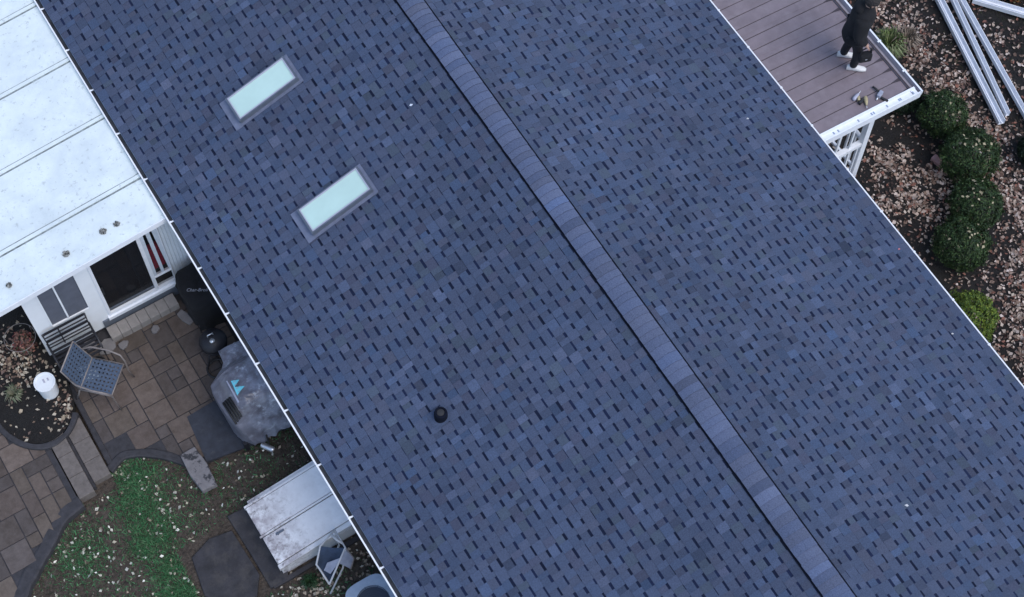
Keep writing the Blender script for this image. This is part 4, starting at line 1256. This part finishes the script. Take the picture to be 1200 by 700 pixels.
tb([[(0.19,0.03,0.60),(0.235,-0.10,0.42),(0.12,-0.205,0.40)]],'back_rail',M['bronze'],0.012)

# air conditioner
ac = thing('air_conditioner','grey blue outdoor air conditioner unit with a round fan guard','air conditioner',(-4.34,-0.77,-0.08))
b=MB(); pts=[]
for k in range(32):
    t=2*math.pi*(k+.5)/32; pts.append((0.30*math.copysign(abs(math.cos(t))**0.5,math.cos(t)),0.34*math.copysign(abs(math.sin(t))**0.5,math.sin(t))))
b.prism(pts,0.06,0.66); b.build('cabinet', M['ac_dark'], ac)
b=MB()
for k in range(14): 
    n0=len(b.v); z=0.09+k*0.042
    b.prism([(x*1.012,y*1.012) for x,y in pts],z,z+0.022)
b.build('louvre', M['ac_paint'], ac)
# top: ring plate with opening
b=MB(); n=32
outer=[(x*1.05,y*1.05) for x,y in pts]; inner=[(0.235*math.cos(2*math.pi*(k+.5)/n),0.235*math.sin(2*math.pi*(k+.5)/n)) for k in range(n)]
n0=len(b.v)
b.v+=[(x,y,0.73) for x,y in outer]+[(x,y,0.755) for x,y in inner]+[(x,y,0.66) for x,y in outer]+[(x,y,0.60) for x,y in inner]
for k in range(n):
    l=(k+1)%n
    b.face((n0+k,n0+l,n0+n+l,n0+n+k)); b.face((n0+2*n+l,n0+2*n+k,n0+k,n0+l)[::-1]); b.face((n0+n+k,n0+n+l,n0+3*n+l,n0+3*n+k))
b.build('top_panel', M['ac_paint'], ac)
b=MB()
for k in range(5):
    a=2*math.pi*k/5; 
    p=[(0.05,-0.5),(0.215,-0.35),(0.215,0.25),(0.05,0.35)]
    b.poly([(r_*math.cos(a+d),r_*math.sin(a+d),0.60+0.06*d) for r_,d in p])
b.lathe([(0.06,0.56),(0.06,0.65),(0.0,0.66)],(0,0,0),14)
b.build('fan', M['ac_paint'], ac)
b=MB()
for r_ in (0.05,0.085,0.12,0.155,0.19,0.225): b.tube([(r_*math.cos(2*math.pi*k/28),r_*math.sin(2*math.pi*k/28),0.748) for k in range(29)],0.0025,5,False)
for k in range(8):
    a=2*math.pi*k/8; b.tube([(0.03*math.cos(a),0.03*math.sin(a),0.75),(0.24*math.cos(a),0.24*math.sin(a),0.755)],0.003,5)
b.build('fan_guard', M['ac_dark'], ac)
b=MB(); b.box(-0.40,0.40,-0.44,0.44,-0.04,0.06); b.build('base_pad', M['slate'], ac)

# ================================================================ PLANTS
def leaf_quad(b, c, n_, size, col, rr, asp=0.55):
    n_=n_.normalized(); u=n_.orthogonal().normalized(); a=rr.uniform(0,6.28)
    v=n_.cross(u); U=(u*math.cos(a)+v*math.sin(a))*size; V=(v*math.cos(a)-u*math.sin(a))*size*asp
    b.cur=col
    b.poly([c-U, c-U*0.2+V+n_*size*0.12, c+U, c-U*0.2-V+n_*size*0.12])
def clipped_bush(name,lab,x,y,r_,h,seed,cols,group=None,nleaf=9000,size=0.019,zb=-0.03,sq=1.0,fallen=16):
    rr=random.Random(seed)
    t_=thing(name,lab,'shrub',(x,y,zb),0,group)
    b=MB()
    for i in range(nleaf):
        d=Vector((rr.gauss(0,1),rr.gauss(0,1),rr.gauss(0,1))).normalized()
        if d.z<-0.45: continue
        lump=1+0.20*noise.noise(d*1.9+Vector((seed*3.7,0,0)))+0.17*noise.noise(d*5+Vector((0,seed*2.3,0)))
        q=lump*(1-0.16*rr.random()**1.5)
        if rr.random()<0.06: q*=rr.uniform(1.02,1.14)
        c=Vector((d.x*r_*q,d.y*r_*q*sq,h*0.48+d.z*h*0.52*q))
        nn=(d+Vector((rr.gauss(0,.6),rr.gauss(0,.6),rr.gauss(0,.5)))).normalized()
        k=rr.uniform(0.6,1.35)*(1+0.5*noise.noise(d*4+Vector((0,0,seed))))
        col=mul(rr.choice(cols),max(0.3,k))
        leaf_quad(b,c,nn,size*rr.uniform(0.7,1.3),col,rr,0.5)
    b.build('crown',M['foliage'],t_)
    b=MB()
    for k in range(5):
        a=2*math.pi*k/5
        b.tube([(0.02*math.cos(a),0.02*math.sin(a),0),(0.4*r_*math.cos(a),0.4*r_*math.sin(a),h*0.5),(0.7*r_*math.cos(a+.3),0.7*r_*math.sin(a+.3),h*0.75)],0.012,6,True,0.004)
    b.build('stem',M['bark'],t_,smooth=True)
    b=MB()
    if fallen:
        for i in range(fallen):
            d=Vector((rr.gauss(0.15,.42),rr.gauss(0.05,.42),1)).normalized()
            c=Vector((d.x*r_*1.03,d.y*r_*1.03*sq,h*0.48+d.z*h*0.54))
            leaf_quad(b,c,d+Vector((rr.gauss(0,.3),rr.gauss(0,.3),0)),rr.uniform(0.020,0.036),mul((0.36,0.31,0.20),rr.uniform(.6,1.2)),rr,0.7)
        f=b.build('caught_leaves',M['leaf'],t_); f['kind']='stuff'
    return t_
BOX=[(0.021,0.047,0.015),(0.029,0.059,0.018),(0.013,0.030,0.011),(0.045,0.075,0.022)]
clipped_bush('boxwood_shrub','round clipped green shrub nearest the white porch corner',7.20,1.47,0.37,0.64,1,BOX,'clipped round shrubs in the row',11000)
clipped_bush('boxwood_shrub','round clipped green shrub second from the porch corner, beside the pink brick',7.07,0.64,0.44,0.70,2,BOX,'clipped round shrubs in the row',14000)
clipped_bush('boxwood_shrub','round clipped green shrub third from the porch corner in the row',6.63,-0.07,0.41,0.64,3,BOX,'clipped round shrubs in the row',11000)
clipped_bush('boxwood_shrub','round clipped green shrub last in the row, nearest the yellow green bush',6.03,-0.52,0.43,0.62,4,BOX,'clipped round shrubs in the row',12000)
clipped_bush('low_shrub','dark low shrub half hidden behind the white porch corner',6.95,2.12,0.30,0.40,5,[(0.010,0.024,0.012),(0.014,0.03,0.014)],None,7000,fallen=0)
clipped_bush('golden_shrub','bright yellow green shrub against the right gutter of the house',5.20,-1.62,0.42,0.95,6,[(0.10,0.15,0.016),(0.075,0.12,0.018),(0.14,0.18,0.022),(0.05,0.09,0.015)],None,12000,size=0.02,fallen=0)
clipped_bush('boxwood_shrub','dark clipped shrub cut off by the right edge of the photo',8.06,0.20,0.27,0.55,7,[(0.012,0.028,0.014),(0.016,0.034,0.016)],None,7000,fallen=6)
clipped_bush('orange_shrub','rusty orange flowering plant beyond the white gutter length at the top right',9.78,2.95,0.33,0.40,8,[(0.28,0.065,0.022),(0.20,0.05,0.02),(0.32,0.12,0.03),(0.06,0.05,0.02)],None,6000,size=0.024,fallen=0)
# grassy light green clump and dried fountain grass
def grass_clump(name,lab,x,y,r_,h,n,cols,seed,zb=-0.03):
    rr=random.Random(seed); b=MB()
    for i in range(n):
        a=rr.uniform(0,6.28); l=rr.uniform(0.4,1.0)*r_; q=rr.uniform(0,0.3)*r_
        p0=Vector((q*math.cos(a),q*math.sin(a),0)); p1=Vector(((q+l*.5)*math.cos(a),(q+l*.5)*math.sin(a),h*rr.uniform(.6,1))); p2=Vector(((q+l)*math.cos(a+.15),(q+l)*math.sin(a+.15),h*rr.uniform(.2,.7)))
        s_=Vector((-math.sin(a),math.cos(a),0))*rr.uniform(0.006,0.013)
        b.cur=mul(rr.choice(cols),rr.uniform(.6,1.3))
        b.quad(p0-s_*.6,p0+s_*.6,p1+s_,p1-s_); b.poly([p1-s_,p1+s_,p2])
    return tag(b.build(name,M['foliage'],loc=(x,y,zb)),lab,'plant')
grass_clump('leafy_clump','light green grassy clump of leaves beside the porch gutter behind the person',7.40,3.05,0.30,0.28,420,[(0.13,0.17,0.06),(0.09,0.13,0.05),(0.18,0.20,0.10)],31)
grass_clump('dry_grass','dry tan grass clump beside the light green clump in the garden',7.68,2.98,0.26,0.26,260,[(0.24,0.19,0.15),(0.17,0.13,0.10)],32)
grass_clump('weed','small green weed growing beside the folded chair',-4.90,0.16,0.13,0.10,160,[(0.025,0.06,0.025),(0.02,0.05,0.02)],33,-0.08)
# wilted orange plant in a wire hoop, in the bed
wp = thing('wilted_plant','wilted rusty orange plant inside a wire hoop in the planting bed','plant',(-6.73,5.50,BED))
b=MB(); rr=random.Random(12)
for i in range(700):
    d=Vector((rr.gauss(0,1),rr.gauss(0,1),abs(rr.gauss(0,1)))).normalized(); q=rr.random()**0.5
    c=Vector((d.x*0.17*q,d.y*0.20*q,0.02+d.z*0.34*q))
    leaf_quad(b,c,d+Vector((rr.gauss(0,.6),rr.gauss(0,.6),.4)),rr.uniform(.015,.035),mul(rr.choice([(0.17,0.075,0.055),(0.11,0.06,0.05),(0.22,0.11,0.08),(0.05,0.05,0.03),(0.20,0.05,0.045)]),rr.uniform(.6,1.3)),rr,0.6)
b.build('leaves',M['foliage'],wp)
b=MB(); b.tube([(0.23*math.cos(2*math.pi*k/24)-0.02,0.23*math.sin(2*math.pi*k/24),0.28) for k in range(25)],0.005,6,False)
for k in range(3):
    a=R(30+120*k); b.tube([(0.23*math.cos(a)-0.02,0.23*math.sin(a),0.28),(0.22*math.cos(a)-0.02,0.22*math.sin(a),0.0)],0.005,6)
b.build('wire_hoop',M['bronze'],wp,smooth=True)
grass_clump('bed_weed','pale green weed at the left edge of the planting bed',-7.22,4.86,0.16,0.10,90,[(0.10,0.12,0.07),(0.16,0.16,0.11)],34,BED)

# brick and white gutter lengths in the right yard
b=MB(); b.box(-0.055,0.055,-0.10,0.10,-0.02,0.07)
o=tag(b.build('brick',M['brick'],bevel=0.008,loc=(6.76,0.93,-0.02)),'pink brick lying among the leaves beside the clipped shrubs','brick'); o.rotation_euler=(0,0,R(12))
def gutter_length(p,q,wd,lab,z=0.05,double=True):
    p=Vector((p[0],p[1],0)); q=Vector((q[0],q[1],0)); d=q-p; L=d.length; ang=math.atan2(d.y,d.x)
    b=MB()
    h=0.09
    prof=[(-wd/2,h),(-wd/2+0.008,h),(-wd/2+0.010,0.012),(0,0.012),(wd/2-0.010,0.012),(wd/2-0.008,h),(wd/2,h),(wd/2,0),(-wd/2,0),(-wd/2,h)]
    for (a,c) in zip(prof[:-1],prof[1:]): b.quad((0,a[0],a[1]),(L,a[0],a[1]),(L,c[0],c[1]),(0,c[0],c[1]))
    if double: b.box(0,L,-0.006,0.006,0.012,0.05)
    o=b.build('gutter_length',M['white_metal'],loc=(p.x,p.y,z)); o.rotation_euler=(0,0,ang)
    return tag(o,lab,'gutter','loose white gutter lengths on the lawn')
def ext(a,c,k):   # extend beyond the frame
    return (a[0]+(a[0]-c[0])*k, a[1]+(a[1]-c[1])*k)
gutter_length((8.02,0.935),ext((8.63,3.29),(8.02,0.935),0.55),0.115,'widest loose white gutter length, leftmost of three on the lawn',0.02)
gutter_length((8.19,1.00),ext((8.82,3.18),(8.19,1.00),0.55),0.075,'narrow white gutter length in the middle of three on the lawn',0.03,False)
gutter_length((8.37,0.55),ext((8.93,3.11),(8.42,0.88),0.55),0.08,'white gutter length on the right of three on the lawn',0.02,False)
gutter_length((9.85,2.12),ext((9.22,2.93),(9.85,2.12),0.15),0.13,'white gutter length lying crosswise below the orange plant',0.02)

# leaves resting on the roof
def roof_leaf(x,y,s_,col,lab):
    rr=random.Random(int(1000*abs(x))); b=MB(); c=SLP(x,y,0.018)
    leaf_quad(b,Vector((0,0,0)),Vector((0.2*math.copysign(1,x),0.1,1)),s_,col,rr,0.7)
    tag(b.build('fallen_leaf',M['leaf'],loc=c),lab,'leaf')
roof_leaf(-0.767,4.014,0.028,(0.62,0.66,0.74),'tiny white fleck on the left roof slope close to the ridge')
roof_leaf(1.538,-3.966,0.028,(0.55,0.55,0.56),'tiny pale leaf low on the right roof slope near the bottom right')
roof_leaf(4.0,-0.842,0.022,(0.45,0.16,0.18),'tiny reddish leaf on the right roof edge beside the gutter')
roof_leaf(3.80,-2.244,0.020,(0.5,0.5,0.5),'tiny pale leaf on the right roof slope beside the yellow green bush')
roof_leaf(3.346,1.843,0.022,(0.5,0.5,0.52),'tiny pale leaf on the right roof slope left of the porch corner')

# ================================================================ GROUND COVER (uncountable stuff)
def litter(name, dens, n, x0,x1,y0,y1, zf, cols, seed, smin, smax, keep=None):
    rr=random.Random(seed); b=MB(); k=0; tries=0
    while k<n and tries<n*60:
        tries+=1
        x=rr.uniform(x0,x1); y=rr.uniform(y0,y1)
        if rr.random()>dens(x,y): continue
        if keep and not keep(x,y): continue
        c=Vector((x,y,zf(x,y)+rr.uniform(0.004,0.03)))
        nn=Vector((rr.gauss(0,.45),rr.gauss(0,.45),1))
        col=mul(rr.choice(cols),rr.uniform(.55,1.25))
        s_=rr.uniform(smin,smax)
        leaf_quad(b,c,nn,s_,col,rr,rr.uniform(.5,.85)); k+=1
    return kind(b.build(name,M['leaf']),'stuff')
def seg_d(x,y,a,c):
    px,py=c[0]-a[0],c[1]-a[1]; t=((x-a[0])*px+(y-a[1])*py)/(px*px+py*py); t=max(0,min(1,t))
    return math.hypot(x-a[0]-t*px,y-a[1]-t*py)
bandA=[(7.55,4.6),(7.86,3.46),(7.80,2.4),(7.75,1.7),(7.66,0.8),(7.36,-0.13),(6.90,-1.0),(6.3,-1.8),(5.6,-2.6)]
bandB=[(6.05,1.38),(6.35,0.85),(6.55,0.35)]
bandC=[(5.75,0.75),(6.10,0.30)]
def dens_right(x,y):
    d=min(seg_d(x,y,a,c) for a,c in zip(bandA[:-1],bandA[1:]))
    v=math.exp(-(d/0.33)**2)
    d=min(seg_d(x,y,a,c) for a,c in zip(bandB[:-1],bandB[1:])); v=max(v,0.95*math.exp(-(d/0.30)**2))
    d=seg_d(x,y,*bandC); v=max(v,0.8*math.exp(-(d/0.34)**2))
    d=seg_d(x,y,(6.8,-1.3),(5.4,-2.9)); v=max(v,0.55*math.exp(-(d/0.7)**2))
    v=max(v,0.10 if x<7.6 else 0.17)
    p=0.5+0.9*nz(x,y,9,3.2)+0.5*nz(x,y,4,9)
    return v*max(0.05,min(1.3,1.5*p+0.05))
TAN=[(0.44,0.34,0.285),(0.52,0.43,0.38),(0.36,0.265,0.22),(0.27,0.185,0.14),(0.19,0.125,0.095),(0.42,0.325,0.26),(0.24,0.11,0.08),(0.14,0.085,0.065),(0.47,0.39,0.33),(0.10,0.06,0.05)]
litter('leaf_litter',dens_right,16500,4.1,11.5,-5.5,6.0,yard_z,TAN,41,0.013,0.046)
litter('leaf_litter',lambda x,y:0.5+0.8*nz(x,y,3,2.0),6500,4.1,11.5,-5.5,6.0,yard_z,[(0.055,0.036,0.030),(0.03,0.020,0.017),(0.085,0.058,0.048),(0.04,0.018,0.015),(0.12,0.085,0.07)],45,0.014,0.036)
PALE=[(0.62,0.59,0.50),(0.46,0.42,0.33),(0.68,0.66,0.58),(0.30,0.24,0.18)]
def lawn_keep(x,y):
    if y>2.4 and x>-5.5: return False
    if -6.3<x<-5.0 and 0.3<y<1.55: return False
    if -5.3<x and 0.25<y<1.65: return False
    for (a,c) in zip(lawn_edge[:-1],lawn_edge[1:]):
        if a[0]<=x<=c[0]:
            t=(x-a[0])/(c[0]-a[0])
            if y>a[1]+t*(c[1]-a[1])-0.05: return False
    if x<-6.55:
        for (a,c) in zip(left_edge[:-1],left_edge[1:]):
            if a[0]<=x<=c[0]:
                t=(x-a[0])/(c[0]-a[0])
                if y>a[1]+t*(c[1]-a[1])-0.1: return False
        if x<-8.75: return y<1.2
        if x>-7.12 and y>2.85: return False
    return True
litter('lawn_leaves',lambda x,y:(0.25+0.9*max(0,nz(x,y,2,1.7)))*(1.0 if x>-9 else .3),1000,-9.2,-4.0,-2.0,3.2,lawn_z,PALE,42,0.018,0.038,lawn_keep)
litter('lawn_leaves',lambda x,y:math.exp(-(math.hypot((x+4.95)/0.40,(y-0.05)/0.30))**2)+0.8*math.exp(-(math.hypot((x+4.15)/0.2,(y-0.1)/0.3))**2),170,-5.6,-3.9,-0.8,0.5,lawn_z,[(0.38,0.31,0.24),(0.26,0.19,0.14),(0.48,0.42,0.34)],43,0.018,0.038)
litter('bed_leaves',lambda x,y:math.exp(-(math.hypot((x+6.62)/0.17,(y-4.22)/0.22))**2)+0.75*math.exp(-(math.hypot((x+6.98)/0.30,(y-5.35)/0.42))**2)+0.05,520,-7.6,-6.46,3.9,6.0,lambda x,y:BED,[(0.36,0.29,0.21),(0.26,0.18,0.13),(0.45,0.40,0.32),(0.15,0.10,0.08)],44,0.018,0.04,lambda x,y:((x+7.02)/0.56)**2+((y-4.72)/0.80)**2<1 or y>4.9)
litter('lawn_litter',lambda x,y:0.5+0.7*nz(x,y,11,2.5),5200,-9.2,-4.0,-2.0,3.2,lawn_z,[(0.06,0.052,0.038),(0.035,0.028,0.022),(0.10,0.088,0.066),(0.05,0.055,0.03),(0.13,0.115,0.09)],46,0.008,0.022,lawn_keep)
# grass blades
def grass(n,dens,x0,x1,y0,y1,zf,seed,cols,keep,h=0.035):
    rr=random.Random(seed); b=MB(); k=0; tr=0
    while k<n and tr<n*40:
        tr+=1
        x=rr.uniform(x0,x1); y=rr.uniform(y0,y1)
        if rr.random()>dens(x,y) or not keep(x,y): continue
        a=rr.uniform(0,6.28); s_=rr.uniform(0.004,0.009); L=h*rr.uniform(.5,1.5); z=zf(x,y)-0.004
        lx=rr.gauss(0,.7)*L; ly=rr.gauss(0,.7)*L
        b.cur=mul(rr.choice(cols),rr.uniform(.55,1.4))
        b.poly([(x-s_*math.cos(a),y-s_*math.sin(a),z),(x+s_*math.cos(a),y+s_*math.sin(a),z),(x+lx,y+ly,z+L)]); k+=1
    return kind(b.build('grass',M['grass']),'stuff')
greenP=[(-6.28,2.86,0.27),(-6.38,2.45,0.30),(-6.50,1.85,0.29),(-6.45,1.35,0.28),(-6.55,0.90,0.34),(-6.42,2.10,0.28),(-6.05,0.75,0.22)]
def gdens(x,y):
    v=max(math.exp(-((x-a)**2+(y-c)**2)/(q*q)) for a,c,q in greenP)
    v2=0.45*math.exp(-((x+7.45)**2+(y-2.2)**2)/0.16)
    return max(v*(0.85+0.7*nz(x,y,6,3.5)),0.8*v2,0.05+0.10*nz(x,y,8,2.5))
grass(30000,gdens,-9.2,-4.0,-2.0,3.2,lawn_z,51,[(0.050,0.175,0.070),(0.072,0.205,0.090),(0.038,0.130,0.054),(0.110,0.19,0.095)],lawn_keep,0.045)
grass(9000,lambda x,y:max(0,0.35+0.8*nz(x,y,6,1.1)),8.0,11.8,-3.0,5.0,yard_z,52,[(0.03,0.038,0.016),(0.045,0.048,0.022),(0.022,0.028,0.013)],lambda x,y:True)
